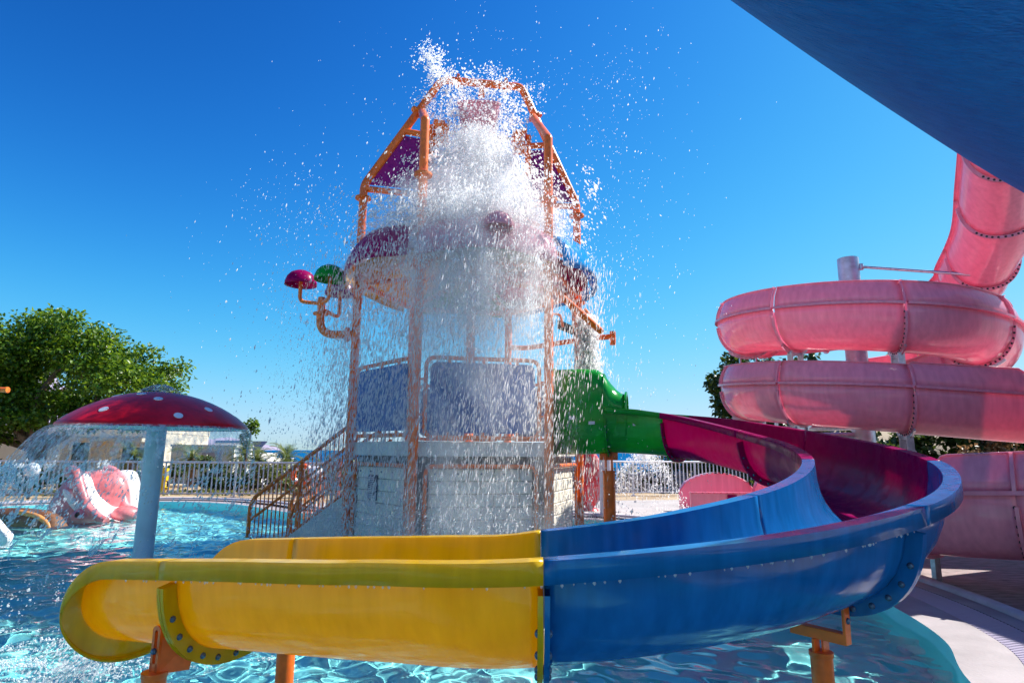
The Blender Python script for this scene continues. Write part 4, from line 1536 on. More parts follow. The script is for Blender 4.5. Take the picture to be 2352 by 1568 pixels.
# ------------------------------------------------------------------ log and white shell at the left edge
lg = thing("floating_log", "brown hollow log with tan cut rim lying in the pool", "log", (-9.9, 13.1, -.4))
lp_ = [V(-11.4, 13.35, -.18), V(-10.6, 13.2, -.06), V(-9.9, 13.05, -.05), V(-9.45, 12.95, -.12), V(-9.25, 12.9, -.3)]
MB().tube(spline(lp_, 6), .26, 20).build("log_body", 'brown', lg)
MB().tube(spline([V(-9.95, 12.80, .16), V(-9.6, 12.76, .10), V(-9.36, 12.74, -.02), V(-9.24, 12.72, -.16)], 6), .05, 10).build("cut_rim", 'rim_orange', lg)
ws = thing("white_shell", "white curved fibreglass shell standing in the pool at the far left", "pool toy", (-8.9, 11.0, -1))
rows = []
for i in range(17):
    u = i / 16
    rows.append([V(-9.6 + .95 * u + .16 * v * (u - .3), 11.25 - .35 * math.sin(u * 2.2) - .1 * v, -1.0 + (1.56 - .55 * max(0, u - .45) ** 1.2 * 2.2) * v) for v in [k / 10 for k in range(11)]])
mb = MB()
mb.grid(rows)
mb.build("shell", 'white_paint', ws, thick=.14, angle=70)
MB().tube([V(-9.7, 10.85, -.12), V(-9.2, 10.75, -.13)], .05, 10).build("foot_band", 'hydrant', ws)
ob = thing("orange_pipe", "end of an orange pipe reaching in at the left edge below the tree", "pipe", (-9.9, 10.9, -1))
MB().tube([V(-11.2, 10.9, 2.50), V(-9.02, 10.9, 2.46)], .045, 12).build("pipe_arm", 'orange', ob)
MB().tube([V(-11.15, 10.9, -1.0), V(-11.15, 10.9, 2.55)], .06, 12).build("pipe_post", 'orange', ob)
MB().lathe([(.001, -.02), (.052, -.02), (.052, .02), (.001, .02)], 14, (-9.03, 10.9, 2.46), Matrix.Rotation(R(90), 3, 'Y')).build("end_cap", 'rust_orange', ob)

# ------------------------------------------------------------------ fences
BAL = {}
def fence(name, pts, h, gap, mat, label, posts=2.4, bw=.042, bd=.014, z0=.12, panel=1.9):
    root = thing(name, label, "fence", (*pts[0], 0))
    P = resample([V(x, y, 0) for x, y in pts], gap)
    T_, N_ = frames(P)
    MB().tube([p + UP * h for p in P], .032, 10).build("top_rail", mat, root)
    MB().tube([p + UP * z0 for p in P], .020, 8).build("bottom_rail", mat, root)
    key = (h, mat)
    if key not in BAL:
        b_ = MB().box((0, 0, (h + z0) / 2), (bw, bd, h - z0 - .03))
        me = bpy.data.meshes.new("baluster")
        me.from_pydata(b_.v, [], b_.f)
        me.materials.append(M[mat])
        b2 = MB().box((0, 0, h / 2), (.055, .055, h - .02)).box((0, 0, .01), (.14, .14, .02))
        m2 = bpy.data.meshes.new("fence_post")
        m2.from_pydata(b2.v, [], b2.f)
        m2.materials.append(M[mat])
        BAL[key] = (me, m2)
    every = max(1, int(posts / gap))
    for i, (p, t) in enumerate(zip(P, T_)):
        rz = math.atan2(t.y, t.x)
        if i % every == 0:
            link("fence_post", BAL[key][1], None, root, loc=p, rot=(0, 0, rz))
        else:
            link("baluster", BAL[key][0], None, root, loc=p, rot=(0, 0, rz + .25))
    return root
fence("grey_fence", [(-17.5, 17.6), (-14.9, 18.35), (-11.6, 18.75), (-8.2, 19.2), (-5.0, 19.7), (-2.0, 20.2), (.5, 20.6)], 1.05, .135, 'fence', "grey metal baluster fence along the far side of the pool")
fence("white_fence", [(1.9, 20.8), (4.0, 21.4), (7.0, 22.2), (9.0, 22.65)], 1.15, .15, 'fence_white', "white baluster fence on the deck behind the magenta flume")

# life ring on the fence
lr = thing("life_ring", "orange life ring hanging on the grey fence beside the stairs", "life ring", (-6.45, 19.3, .35))
mb = MB()
cc = [V(-6.45 + .27 * math.cos(a), 19.28, .70 + .27 * math.sin(a)) for a in [k * math.pi / 16 for k in range(32)]]
mb.tube(cc, .075, 10, closed=True)
mb.build("ring", 'life_ring', lr)
for k in range(4):
    a = math.pi / 4 + k * math.pi / 2
    c = V(-6.45 + .27 * math.cos(a), 19.28, .70 + .27 * math.sin(a))
    t = V(-math.sin(a), 0, math.cos(a))
    MB().tube([c - t * .04, c + t * .04], .082, 10, cap=False).build("band", 'white_paint', lr)
# globe lamps
for x, y, z, lab in ((-13.75, 17.9, .82, "white globe lamp on a short post by the left end of the fence"), (-5.75, 18.4, .78, "white globe lamp on a dark post right of the life ring")):
    g_ = thing("globe_lamp", lab, "lamp", (x, y, 0))
    ell((x, y, z), (.21, .21, .21), 'globe', "globe", g_)
    MB().tube([(x, y, 0), (x, y, z - .18)], .04, 10).tube([(x, y, z - .22), (x, y, z - .17)], .08, 12).build("lamp_post", 'black', g_)
# hydrant, bin
hy = thing("yellow_hydrant", "yellow standpipe box beyond the fence beside a palm", "hydrant", (-11.3, 20.4, 0))
MB().box((-11.3, 20.4, .62), (.17, .15, .40)).build("box", 'hydrant', hy, smooth=False, bevel=.01)
MB().tube([(-11.34, 20.4, 0), (-11.34, 20.4, .45)], .10, 10).tube([(-11.52, 20.4, .18), (-11.12, 20.4, .18)], .05, 8).build("standpipe", 'hydrant', hy)
gb = thing("green_bin", "small green bin beyond the fence above the animal slide", "bin", (-13.5, 20.3, 0))
MB().lathe([(.001, 0), (.19, 0), (.24, .45), (.26, .47), (.26, .50), (.001, .52)], 16, (-13.5, 20.3, 0)).build("bin_body", 'green_bin', gb, smooth=False)

# white post and red sculpture on the deck behind the tower
wp = thing("white_post", "thick white post behind the orange support below the green flume", "post", (2.25, 14.75, 0))
MB().tube([(2.25, 14.75, 0), (2.25, 14.75, 2.05)], .155, 24).lathe([(.16, 0), (.24, 0), (.24, .04), (.16, .04)], 20, (2.25, 14.75, .002)).build("shaft", 'white_paint', wp)
MB().lathe([(.16, 1.9), (.20, 1.9), (.20, 2.06), (.001, 2.1)], 20, (2.25, 14.75, 0)).build("collar", 'green', wp)
rs = thing("red_sculpture", "tall red oval sculpture on the deck right of the tower base", "sculpture", (2.0, 16.0, 0))
ell((2.02, 16.0, .78), (.36, .20, .72), 'red_sculpt', "oval_body", rs)
MB().lathe([(.001, 0), (.22, 0), (.18, .05), (.07, .09), (.07, .2)], 16, (2.02, 16.0, .004)).build("foot", 'red_sculpt', rs)
# steel support with slotted bracket at the right edge
bp = thing("blue_support", "dark blue pole with a slotted steel bracket at the right edge", "support", (5.15, 6.1, 0))
MB().tube([(5.12, 6.1, 0), (5.06, 6.1, .62)], .075, 16).lathe([(.085, .6), (.085, .64), (.001, .64)], 16, (5.06, 6.1, 0)).build("pole", 'panel_blue', bp)
MB().box((5.04, 6.06, .74), (.035, .014, .24)).box((5.10, 6.06, .74), (.035, .014, .24)).box((5.07, 6.06, .87), (.095, .014, .05)).box((5.07, 6.06, .66), (.095, .014, .05)).build("slotted_bracket", 'steel', bp, smooth=False, bevel=.004)

# ------------------------------------------------------------------ houses beyond the fence
def house(name, label, cx, cy, w, d, h, mat, wins=(), doors=(), parapet=.25, rz=0.0, extra=None, base=0.0):
    root = thing(name, label, "house", (cx, cy, base))
    rm = Matrix.Rotation(rz, 3, 'Z')
    def W(x, y, z):
        q = rm @ V(x, y, 0)
        return V(cx + q.x, cy + q.y, base + z)
    MB().box(W(0, 0, h / 2), (w, d, h), rm).build("walls", mat, root, smooth=False)
    pr = MB()
    for s in (-1, 1):
        pr.box(W(0, s * (d / 2 - .06), h + parapet / 2), (w + .1, .16, parapet), rm)
        pr.box(W(s * (w / 2 - .06), 0, h + parapet / 2 - .004), (.16, d - .2, parapet), rm)
    pr.build("parapet", mat, root, smooth=False)
    for x, z, ww, hh in wins:
        f = MB()
        y = -d / 2
        for s in (-1, 1):
            f.box(W(x + s * ww / 2, y - .02, z), (.07, .10, hh + .07), rm)
            f.box(W(x, y - .022, z + s * hh / 2), (ww - .06, .10, .07), rm)
        f.box(W(x, y - .06, z - hh / 2 - .06), (ww + .25, .18, .05), rm)
        fo_ = f.build("window", 'white_render', root, smooth=False)
        MB().box(W(x, y - .012, z), (ww - .04, .05, hh - .04), rm).build("pane", 'window_glass', fo_, smooth=False)
        MB().box(W(x + ww * .33, y - .045, z), (ww * .30, .03, hh - .06), rm).build("shutter", 'shutter', fo_, smooth=False)
    for x, ww, hh in doors:
        do = MB().box(W(x, -d / 2 - .02, hh / 2), (ww, .07, hh), rm).build("door", 'door', root, smooth=False)
        MB().box(W(x - ww * .35, -d / 2 - .07, hh * .48), (.05, .05, .12), rm).build("handle", 'steel', do, smooth=False)
    return root, W, rm
h1, W1, r1 = house("cream_house", "cream rendered house with framed windows behind the big tree", -21.5, 31.5, 9.5, 6, 2.9, 'cream', wins=((-3.2, 1.7, .9, 1.5), (1.2, 1.7, .8, 1.5), (3.6, 1.65, 1.3, 1.2)), rz=R(8), base=-.72)
MB().box(W1(2.6, -3.6, 2.55), (3.4, 1.4, .16), r1).build("awning", 'cream', h1, smooth=False)
h2, W2, r2 = house("low_cream_house", "low cream house with lilac door behind the palms", -20.2, 34.5, 5.2, 5, 1.95, 'cream', wins=((-1.6, 1.1, .9, .9),), doors=((1.2, .8, 1.6),), rz=R(4), base=-1.1)
h3, W3, r3 = house("grey_roof_house", "cream house with dark rooftop solar panel behind the palms", -22.5, 47, 7, 6, 3.6, 'white_render', wins=((-2.4, 1.8, 1, 1.3), (2.0, 1.8, 1, 1.3)), rz=R(-5), base=-2.65)
MB().box(W3(2.7, -.6, 4.25), (2.6, 1.9, .07), r3 @ Matrix.Rotation(R(28), 3, 'X')).build("solar_panel", 'roof_dark', h3, smooth=False)
MB().tube([W3(1.4, -2.2, 4.55), W3(4.0, -2.2, 4.55)], .18, 12).build("water_tank", 'steel', h3)
h4, W4, r4 = house("white_house", "long white flat-roofed house near the sea", -18.3, 44, 3.8, 5, 3.0, 'white_render', wins=((.9, 1.6, .8, .8),), rz=R(-3), base=-2.4)
h5, W5, r5 = house("small_white_house", "small bright white cube house right of the long white house", -22.0, 56, 3.4, 4, 3.85, 'white_render', wins=((1.0, 1.0, .8, .8),), rz=R(6), base=-3.4)
h6, W6, r6 = house("shed", "pale shed with lilac door low behind the fence", -13.2, 27.5, 2.6, 2.2, 1.55, 'white_render', doors=((.35, .75, 1.3),), parapet=.08, rz=R(4))
wl_ = thing("garden_wall", "low pale garden wall behind the fence near the life ring", "wall", (-8.5, 28, 0))
MB().box((-8.0, 29.5, .35), (7, .25, .7)).box((-8.0, 29.5, .73), (7.1, .32, .07)).build("wall_body", 'white_render', wl_, smooth=False)

# ------------------------------------------------------------------ plants
def leaf_cloud(blobs, n, size, seed, flat=.35, shell=.55, droop=.2):
    """Leaves (two-triangle blades folded along the rib) spread through ellipsoidal clumps."""
    rg = np.random.default_rng(seed)
    B = np.array(blobs, dtype=float)               # x y z rx ry rz
    vol = (B[:, 3] * B[:, 4] * B[:, 5]) ** .75
    idx = rg.choice(len(B), n, p=vol / vol.sum())
    d = rg.normal(size=(n, 3))
    d /= np.linalg.norm(d, axis=1)[:, None]
    rr = rg.uniform(0, 1, n) ** shell
    rr *= 1 + .10 * rg.normal(size=n)
    c = B[idx, :3] + d * rr[:, None] * B[idx, 3:]
    up = np.array([0, 0, 1.0])
    ax_ = d * .8 + rg.normal(size=(n, 3)) * .8 - up * droop
    ax_ /= np.linalg.norm(ax_, axis=1)[:, None]
    nr = d * .5 + up * .8 + rg.normal(size=(n, 3)) * .55
    sd_ = np.cross(ax_, nr)
    sd_ /= np.linalg.norm(sd_, axis=1)[:, None] + 1e-9
    nr = np.cross(sd_, ax_)
    L = size * rg.uniform(.6, 1.35, n)[:, None]
    w = L * flat
    base = c
    tip = c + ax_ * L - nr * L * .12
    mid = c + ax_ * L * .5
    l = mid + sd_ * w + nr * w * .25
    r = mid - sd_ * w + nr * w * .25
    Vv = np.stack([base, l, tip, r], 1).reshape(-1, 3)
    k = np.arange(n) * 4
    F = np.stack([np.stack([k, k + 1, k + 2], -1), np.stack([k, k + 2, k + 3], -1)], 1).reshape(-1, 3)
    return Vv, F

def sub_blobs(c, r, n, seed, frac=.36):
    """Many small clumps over the upper shell of a big crown."""
    rg = np.random.default_rng(seed)
    out = []
    for k in range(n):
        d = rg.normal(size=3)
        d /= np.linalg.norm(d)
        if d[2] < -.55:
            d[2] = -d[2] * .5
        f = rg.uniform(.42, 1.10)
        s = rg.uniform(.6, 1.3) * frac * (1.0 if f < .9 else .55)
        out.append((c[0] + d[0] * r[0] * f, c[1] + d[1] * r[1] * f, c[2] + d[2] * r[2] * f, r[0] * s, r[1] * s, r[2] * s * .75))
    return out

def branch_mesh(mb, p0, p1, r0, r1, rg, bend=.25, n=6):
    pts = []
    d = p1 - p0
    o1 = Vector(rg.normal(size=3)) * d.length * bend * .5
    for i in range(n + 1):
        t = i / n
        pts.append(p0 + d * t + o1 * math.sin(math.pi * t))
    mb.tube(pts, [r0 + (r1 - r0) * i / n for i in range(n + 1)], 8)

def tree(name, label, base, crowns, nclump, nleaf, size, mat, seed, trunk_r=.28, fork=1.6, group=None, extra=()):
    root = thing(name, label, "tree", base, group)
    rg = np.random.default_rng(seed)
    blobs = []
    for i, (c, r) in enumerate(crowns):
        blobs += sub_blobs(c, r, nclump, seed * 7 + i)
    blobs += list(extra)
    mb = MB()
    b0 = Vector(base)
    fk = b0 + V(.15, 0, fork)
    branch_mesh(mb, b0, fk, trunk_r, trunk_r * .8, rg, .08)
    tr_o = mb
    for (c, r) in crowns:
        branch_mesh(mb, fk - UP * .1, Vector(c), trunk_r * .62, trunk_r * .16, rg, .22, 8)
    for q in rg.choice(len(blobs), min(len(blobs), 26), replace=False):
        bl_ = blobs[q]
        cc_ = min(crowns, key=lambda cr: (Vector(cr[0]) - Vector(bl_[:3])).length)
        st = fk.lerp(Vector(cc_[0]), rg.uniform(.35, .95))
        branch_mesh(mb, st, Vector(bl_[:3]), trunk_r * .18, .012, rg, .25, 5)
    mb.build("trunk", 'bark', root, angle=80)
    Vv, F = leaf_cloud(blobs, nleaf, size, seed)
    np_mesh("crown", Vv, F, mat, root, smooth=False)
    return root
tree("ficus_tree", "big spreading bright green tree on the left behind the fence", (-16.6, 21.5, 0),
     [((-19.5, 22, 4.3), (3.0, 2.6, 1.9)), ((-16.2, 21.8, 4.4), (2.9, 2.6, 1.75)), ((-13.7, 21.8, 3.75), (1.9, 2.2, 1.35)), ((-17.6, 22.3, 2.9), (3.2, 2.4, 1.2)), ((-22, 22.5, 3.9), (2.6, 2.4, 1.9)), ((-19.8, 21.6, 1.7), (2.9, 1.6, 1.0)), ((-16.9, 21.0, 2.0), (1.6, 1.2, .7)), ((-14.6, 21.6, 2.5), (1.8, 1.6, .9))],
     26, 60000, .145, 'leaf', 21, .34, 1.5,
     extra=[(-15.95, 21.6, 6.0, .28, .28, .34), (-16.9, 21.6, 5.95, .7, .7, .4), (-15.0, 21.6, 5.45, .55, .55, .40), (-13.2, 21.7, 4.85, .7, .7, .32), (-12.0, 21.7, 3.35, .5, .5, .4), (-11.7, 21.7, 2.85, .45, .45, .3)])
tree("evergreen_tree", "dark evergreen tree behind the left end of the pink spiral", (11.0, 26, 0),
     [((9.7, 25.8, 3.4), (1.35, 1.4, 2.3)), ((11.6, 26, 4.0), (1.9, 1.8, 1.9)), ((13.6, 26.2, 3.3), (1.8, 1.6, 1.9))], 16, 13000, .21, 'leaf_dark', 31, .25, 1.2)
tree("round_evergreen", "small dark evergreen top showing between the turns of the pink spiral", (18.3, 27.5, 0),
     [((17.6, 27.5, 4.6), (1.7, 1.6, 1.75)), ((19.6, 27.6, 4.3), (1.8, 1.6, 1.8))], 14, 8000, .22, 'leaf', 37, .22, 1.6)
def hedge(name, label, boxes, n, size, mat, seed, cat="hedge"):
    root = thing(name, label, cat, (boxes[0][0], boxes[0][1], 0))
    rg = np.random.default_rng(seed)
    bl_ = []
    for (x, y, z, rx, ry, rz_) in boxes:
        for k in range(10):
            bl_.append((x + rg.uniform(-1, 1) * rx, y + rg.uniform(-1, 1) * ry, max(.2, z + rg.uniform(-1, 1) * rz_), rx * .42, ry * .6, rz_ * .5))
    mb = MB()
    for q in range(0, len(bl_), 3):
        p = Vector(bl_[q][:3])
        branch_mesh(mb, V(p.x + rg.normal() * .2, p.y, 0), p, .035, .01, rg, .15, 4)
    mb.build("stems", 'bark', root)
    Vv, F = leaf_cloud(bl_, n, size, seed, shell=.7)
    np_mesh("foliage", Vv, F, mat, root, smooth=False)
    return root
hedge("tall_hedge", "tall dark hedge on the bank behind the pink slides at the right", [(8.6, 23.6, 1.1, 1.5, .5, 1.2), (10.9, 22.4, 1.2, 1.7, .5, 1.3), (13.5, 20.5, 1.2, 1.6, .6, 1.3), (16.2, 20.0, 1.35, 1.8, .6, 1.45), (19.2, 19.6, 1.5, 1.9, .7, 1.6), (22.4, 19.2, 1.6, 2.0, .7, 1.7)], 46000, .20, 'leaf_dark', 51)
hedge("dry_bush", "brown dry bush in front of the dark hedge at the right", [(14.2, 18.6, .9, 1.0, .5, 1.0)], 2600, .15, 'leaf_dry', 53, "bush")
hedge("roadside_shrubs", "yellow green shrubs behind the white fence", [(5.2, 24.5, .7, 1.8, .6, .75), (8.3, 25.2, .8, 1.8, .6, .85), (2.4, 24.2, .5, 1.5, .6, .55)], 5200, .15, 'leaf_olive', 57, "bush")
for k, (x, y, rx, h, mt, nl, lab) in enumerate(((-18.4, 20.0, 1.3, .8, 'leaf_olive', 1700, "olive shrub behind the fence at the far left"),
        (-15.7, 20.4, .9, .75, 'leaf', 1300, "low green shrub under the big tree's right side"), (-12.0, 21.2, .8, .8, 'leaf_dark', 1500, "dark shrub behind the fence above the animal slide"),
        (-10.3, 22.3, .9, 1.0, 'leaf_dark', 1700, "dark shrub behind the yellow standpipe"), (-9.0, 22.6, .9, .85, 'leaf_olive', 1400, "olive shrub between the palms and the mushroom's curtain"),
        (-7.7, 23.6, 1.0, .8, 'leaf_olive', 1500, "dry looking shrub left of the life ring"), (-6.6, 24.2, .8, .65, 'leaf', 1100, "green shrub behind the life ring"),
        (-5.0, 24.5, 1.1, .8, 'leaf_dark', 1400, "dark shrub behind the stair railing"), (-3.6, 24.8, .9, .6, 'leaf_olive', 900, "olive shrub right behind the tower's left post"))):
    hedge("shrub", lab, [(x, y, h * .5, rx, .5, h * .5)], nl, .13, mt, 60 + k, "shrub")
# low ground cover along the fence
rg = np.random.default_rng(77)
bl = [(x, 20.4 + .15 * (x + 8) + rg.uniform(-.4, .5), .04, .35, .3, .12) for x in np.linspace(-15, 1, 34)]
Vv, F = leaf_cloud(bl, 3600, .10, 78)
stuff(np_mesh("ground_cover", Vv, F, 'leaf_olive', smooth=False), "sparse low ground cover along the far side of the fence", "ground cover")
# palms
def frond_mesh(L, seed):
    rg = np.random.default_rng(seed)
    vs, fs = [], []
    n = 22
    pts = []
    for i in range(n + 1):
        t = i / n
        pts.append(np.array([L * t * (1 - .18 * t), 0, L * (.38 * t - .72 * t * t)]))
    for i in range(1, n):
        t = i / n
        p = pts[i]
        d = pts[i + 1] - pts[i - 1]
        d /= np.linalg.norm(d)
        ll = L * .30 * math.sin(math.pi * min(1, .15 + t * .85)) ** .7
        for s in (-1, 1):
            dr = np.array([.65, s * .85, -.22 + rg.normal() * .1])
            dr /= np.linalg.norm(dr)
            w = d * L * .019
            k = len(vs)
            vs += [tuple(p - w), tuple(p + w), tuple(p + dr * ll)]
            fs.append((k, k + 1, k + 2))
    for i in range(n):
        w = np.array([0, .012 * L * (1 - i / n) + .004, 0])
        k = len(vs)
        vs += [tuple(pts[i] - w), tuple(pts[i] + w), tuple(pts[i + 1] + w), tuple(pts[i + 1] - w)]
        fs.append((k, k + 1, k + 2, k + 3))
    me = bpy.data.meshes.new("frond")
    me.from_pydata(vs, [], fs)
    me.materials.append(M['palm_leaf'])
    return me
FR = [frond_mesh(1.0, s) for s in range(3)]
for x, y, h, L, lab in ((-11.2, 26.0, 1.15, 1.1, "short palm left of the mushroom pole behind the fence"), (-9.9, 24.2, .95, 1.05, "stout palm behind the mushroom's right edge"),
                        (-8.95, 24.8, 1.1, 1.1, "palm with reddish fruit under the falling water"), (-8.0, 26.5, .8, .95, "small palm in front of the long white house"),
                        (-14.6, 24.0, 1.1, 1.2, "palm behind the animal slide under the mushroom cap"), (-6.7, 27.0, .75, .9, "low palm beside the life ring"), (-12.6, 24.6, 1.05, 1.1, "palm just left of the pale blue pole")):
    pm = thing("palm", lab, "palm", (x, y, 0), "palms beyond the fence")
    rg = np.random.default_rng(int(abs(x * 10)))
    mb = MB()
    ring = []
    for i in range(int(h / .07) + 1):
        z = i * .07
        r = .13 + .02 * (i % 2) + .03 * (z / h)
        ring.append((r, z))
    mb.lathe([(.001, 0)] + ring + [(.001, h + .05)], 10, (x, y, 0))
    mb.build("palm_stem", 'palm_trunk', pm)
    nfr = 24
    for k in range(nfr):
        o = link("frond", FR[k % 3], None, pm, loc=(x, y, h + .02), scale=(L * rg.uniform(.8, 1.1),) * 3)
        o.rotation_euler = (0, R(rg.uniform(-62, 38)), k * 2.399 + rg.uniform(-.2, .2))
# bare stem with ivy in front of the headland
iv = thing("ivy_stump", "thin trunk wrapped in bright ivy behind the mushroom's right side", "tree", (-10.1, 23.0, 0))
mb = MB()
branch_mesh(mb, V(-10.1, 23, 0), V(-9.7, 23, 2.45), .06, .03, np.random.default_rng(1), .12)
mb.build("trunk", 'bark', iv)
Vv, F = leaf_cloud([(-9.72, 23, 2.4, .22, .2, .18), (-9.55, 23, 2.2, .15, .15, .25), (-9.95, 23, 1.95, .16, .16, .28), (-9.8, 23, 1.65, .14, .14, .2)], 520, .11, 91)
np_mesh("crown", Vv, F, 'leaf', iv, smooth=False)
# rubble slope behind the white fence
rub = thing("rubble_bank", "bank of grey rubble stones behind the white fence", "rocks", (4.5, 23.3, 0))
def rock_mesh(seed):
    rg = np.random.default_rng(seed)
    bm = bmesh.new()
    bmesh.ops.create_icosphere(bm, subdivisions=1, radius=1)
    for v in bm.verts:
        v.co *= rg.uniform(.7, 1.15)
    me = bpy.data.meshes.new("rock")
    bm.to_mesh(me)
    bm.free()
    me.materials.append(M['rock'])
    return me
RK = [rock_mesh(s) for s in range(4)]
rg = np.random.default_rng(9)
for k in range(110):
    x = rg.uniform(2.0, 7.2)
    lay = rg.integers(0, 4)
    s = rg.uniform(.10, .19)
    link("rock", RK[k % 4], None, rub, loc=(x, 22.4 + .27 * (x - 2) + lay * .16, .08 + lay * .17), rot=tuple(rg.uniform(0, 6, 3)), scale=(s * 1.3, s, s))
# lamp post far behind
lpst = thing("street_lamp", "thin street lamp post beyond the gardens by the sea", "street lamp", (-15.5, 50, -3))
MB().tube(fillet([V(-15.5, 50, -3), V(-15.5, 50, 1.5), V(-15.1, 50, 1.5)], .2), .04, 8).box((-15.0, 50, 1.48), (.4, .15, .08)).build("lamp_column", 'steel', lpst)

# ------------------------------------------------------------------ unseen tower added outside the right edge to shade the paving
st = thing("shade_tower", "tall timber clad tower added unseen beyond the right edge to shade the deck", "tower", (9.2, 7.2, 0))
for x, y in ((8.4, 5.2), (8.4, 9.1), (10.4, 5.2), (10.4, 9.1)):
    MB().tube([(x, y, 0), (x, y, 5.0)], .09, 12).build("post", 'steel', st)
for k in range(26):
    MB().box((8.29, 5.23 + .15 * k, 2.45), (.03, .142, 4.7)).build("plank", 'bark', st, smooth=False)
MB().box((9.4, 7.15, 4.9), (2.3, 4.1, .12)).build("platform", 'concrete', st, smooth=False)
for k in range(14):
    MB().box((9.4, 5.6 + .25 * k, .30 + .33 * k), (1.4, .27, .05)).build("step", 'steel', st, smooth=False)

# ------------------------------------------------------------------ white building added unseen behind the viewer: its sunlit front brightens shaded sides
hw_ = tuple((x, z, 1.4, 1.5) for z in (1.6, 4.8, 8.0) for x in (-18, -12, -6, 0, 6, 12, 18))
bounce_building, Wh, rh = house("bounce_building", "long white building added unseen behind the viewer to bounce sunlight onto the tower", -3, -14, 46, 9, 10, 'white_render', wins=hw_, rz=math.pi)
for z in (3.2, 6.4):
    MB().box(Wh(0, -5.2, z), (44, 1.5, .18), rh).build("balcony", 'white_render', bounce_building, smooth=False)
# ------------------------------------------------------------------ spray
def drops(P, D, rad, length, name, mat, label, cat="spray", seed=0, faces=4):
    """Drops as pointed spindles: P centres, D directions of travel, radii and half lengths."""
    n = len(P)
    D = D / (np.linalg.norm(D, axis=1)[:, None] + 1e-9)
    ref = np.where(np.abs(D[:, 2:3]) > .9, np.array([[0, 1.0, 0]]), np.array([[0, 0, 1.0]]))
    U = np.cross(D, ref)
    U /= np.linalg.norm(U, axis=1)[:, None]
    W = np.cross(D, U)
    k = faces
    rg = np.random.default_rng(seed + 1000)
    a0 = rg.uniform(0, 6.28, n)
    vs = [P - D * length[:, None]]
    for j in range(k):
        a = a0 + 2 * np.pi * j / k
        jit = rg.uniform(.7, 1.25, n)
        vs.append(P + (U * np.cos(a)[:, None] + W * np.sin(a)[:, None]) * (rad * jit)[:, None])
    vs.append(P + D * (length * rg.uniform(.6, 1.0, n))[:, None])
    Vv = np.stack(vs, 1).reshape(-1, 3)
    b = np.arange(n) * (k + 2)
    F = []
    for j in range(k):
        F.append(np.stack([b, b + 1 + (j + 1) % k, b + 1 + j], -1))
        F.append(np.stack([b + k + 1, b + 1 + j, b + 1 + (j + 1) % k], -1))
    return stuff(np_mesh(name, Vv, np.concatenate(F), mat), label, cat)

rg = np.random.default_rng(42)
def cat_(*a):
    return np.concatenate(a)
def clusterise(P, n_c, spread, rg):
    """Pull points towards strand centres so that the spray is clumpy."""
    idx = rg.integers(0, len(P), n_c)
    c = P[idx]
    out = c[rg.integers(0, n_c, len(P))] + rg.normal(size=P.shape) * spread
    return out
# 1 splash crown thrown up round the bucket
n = 6200
ang = rg.uniform(0, 2 * np.pi, n)
up = rg.uniform(0, 1, n) ** 1.3
rad = .25 + 1.15 * rg.uniform(0, 1, n) ** .8 * (.5 + up * .6)
P1 = np.stack([BK.x + rad * np.cos(ang), BK.y - .35 + rad * np.sin(ang) * .8, 7.9 + .95 * up - .45 * (rad - .4) ** 2 + rg.normal(0, .10, n)], -1)
mix = rg.random(n) < .62
P1[mix] = clusterise(P1[mix], 260, .05, rg)
D1 = np.stack([np.cos(ang), np.sin(ang), rg.normal(.3, .6, n)], -1)
r1 = rg.lognormal(math.log(.0085), .5, n)
drops(P1, D1, r1, r1 * rg.uniform(1.0, 2.2, n), "splash_crown", 'spray', "crown of white drops thrown up above the tipping bucket", seed=1)
# jet at the upper left corner of the arch
n = 500
t = rg.uniform(0, 1, n)
Pj = np.stack([-1.45 - .35 * t + rg.normal(0, .10 + .08 * t, n), 11.2 + rg.normal(0, .12, n), 8.8 + .75 * t + rg.normal(0, .08, n)], -1)
Pj = cat_(Pj, clusterise(Pj, 40, .045, rg))
n = len(Pj)
r1 = rg.lognormal(math.log(.012), .4, n)
drops(Pj, rg.normal(size=(n, 3)), r1, r1 * 1.3, "corner_splash", 'spray', "small white splash leaping over the upper left corner of the arch", seed=2)
# 2 main plume: falls from the bucket towards the viewer and spreads on the canopy
n = 40000
t = rg.uniform(0, 1, n) ** .85
wid = .24 + .62 * t ** .9
px = BK.x + .02 + rg.normal(0, 1, n) * wid
py = 11.05 - .95 * t + rg.normal(0, .22 + .30 * t, n)
pz = 7.50 - 2.35 * t ** 1.2 + rg.normal(0, .17, n)
P2 = np.stack([px, py, pz], -1)
mix = rg.random(n) < .55
P2[mix] = clusterise(P2[mix], 1500, .06, rg)
D2 = np.stack([(P2[:, 0] - BK.x) * .5, np.full(n, -.35), -1.0 - t], -1) + rg.normal(0, .15, (n, 3))
r2 = rg.lognormal(math.log(.0085), .5, n)
drops(P2, D2, r2, r2 * rg.uniform(1.2, 3.2, n), "main_plume", 'spray', "dense white plume of water pouring from the bucket onto the canopy", seed=3)
# 3 spray bouncing off the canopy roof
n = 15000
ang = np.clip(rg.normal(R(262), .75, n), math.pi, 2 * math.pi)
rr = 2.3 * np.sqrt(rg.uniform(.02, 1.05, n))
P3 = np.stack([TC.x + rr * np.cos(ang), TC.y + rr * np.sin(ang), 4.95 + np.abs(rg.normal(0, .55, n)) * np.clip(1.5 - rr / 2.6, .15, 1.5)], -1)
mix = rg.random(n) < .4
P3[mix] = clusterise(P3[mix], 700, .07, rg)
D3 = np.stack([np.cos(ang) * .5, np.sin(ang) * .5, np.full(n, -.7)], -1) + rg.normal(0, .35, (n, 3))
r3 = rg.lognormal(math.log(.0080), .5, n)
drops(P3, D3, r3, r3 * rg.uniform(1.1, 2.6, n), "canopy_splash", 'spray', "white spray bouncing off the canopy roof", seed=4)
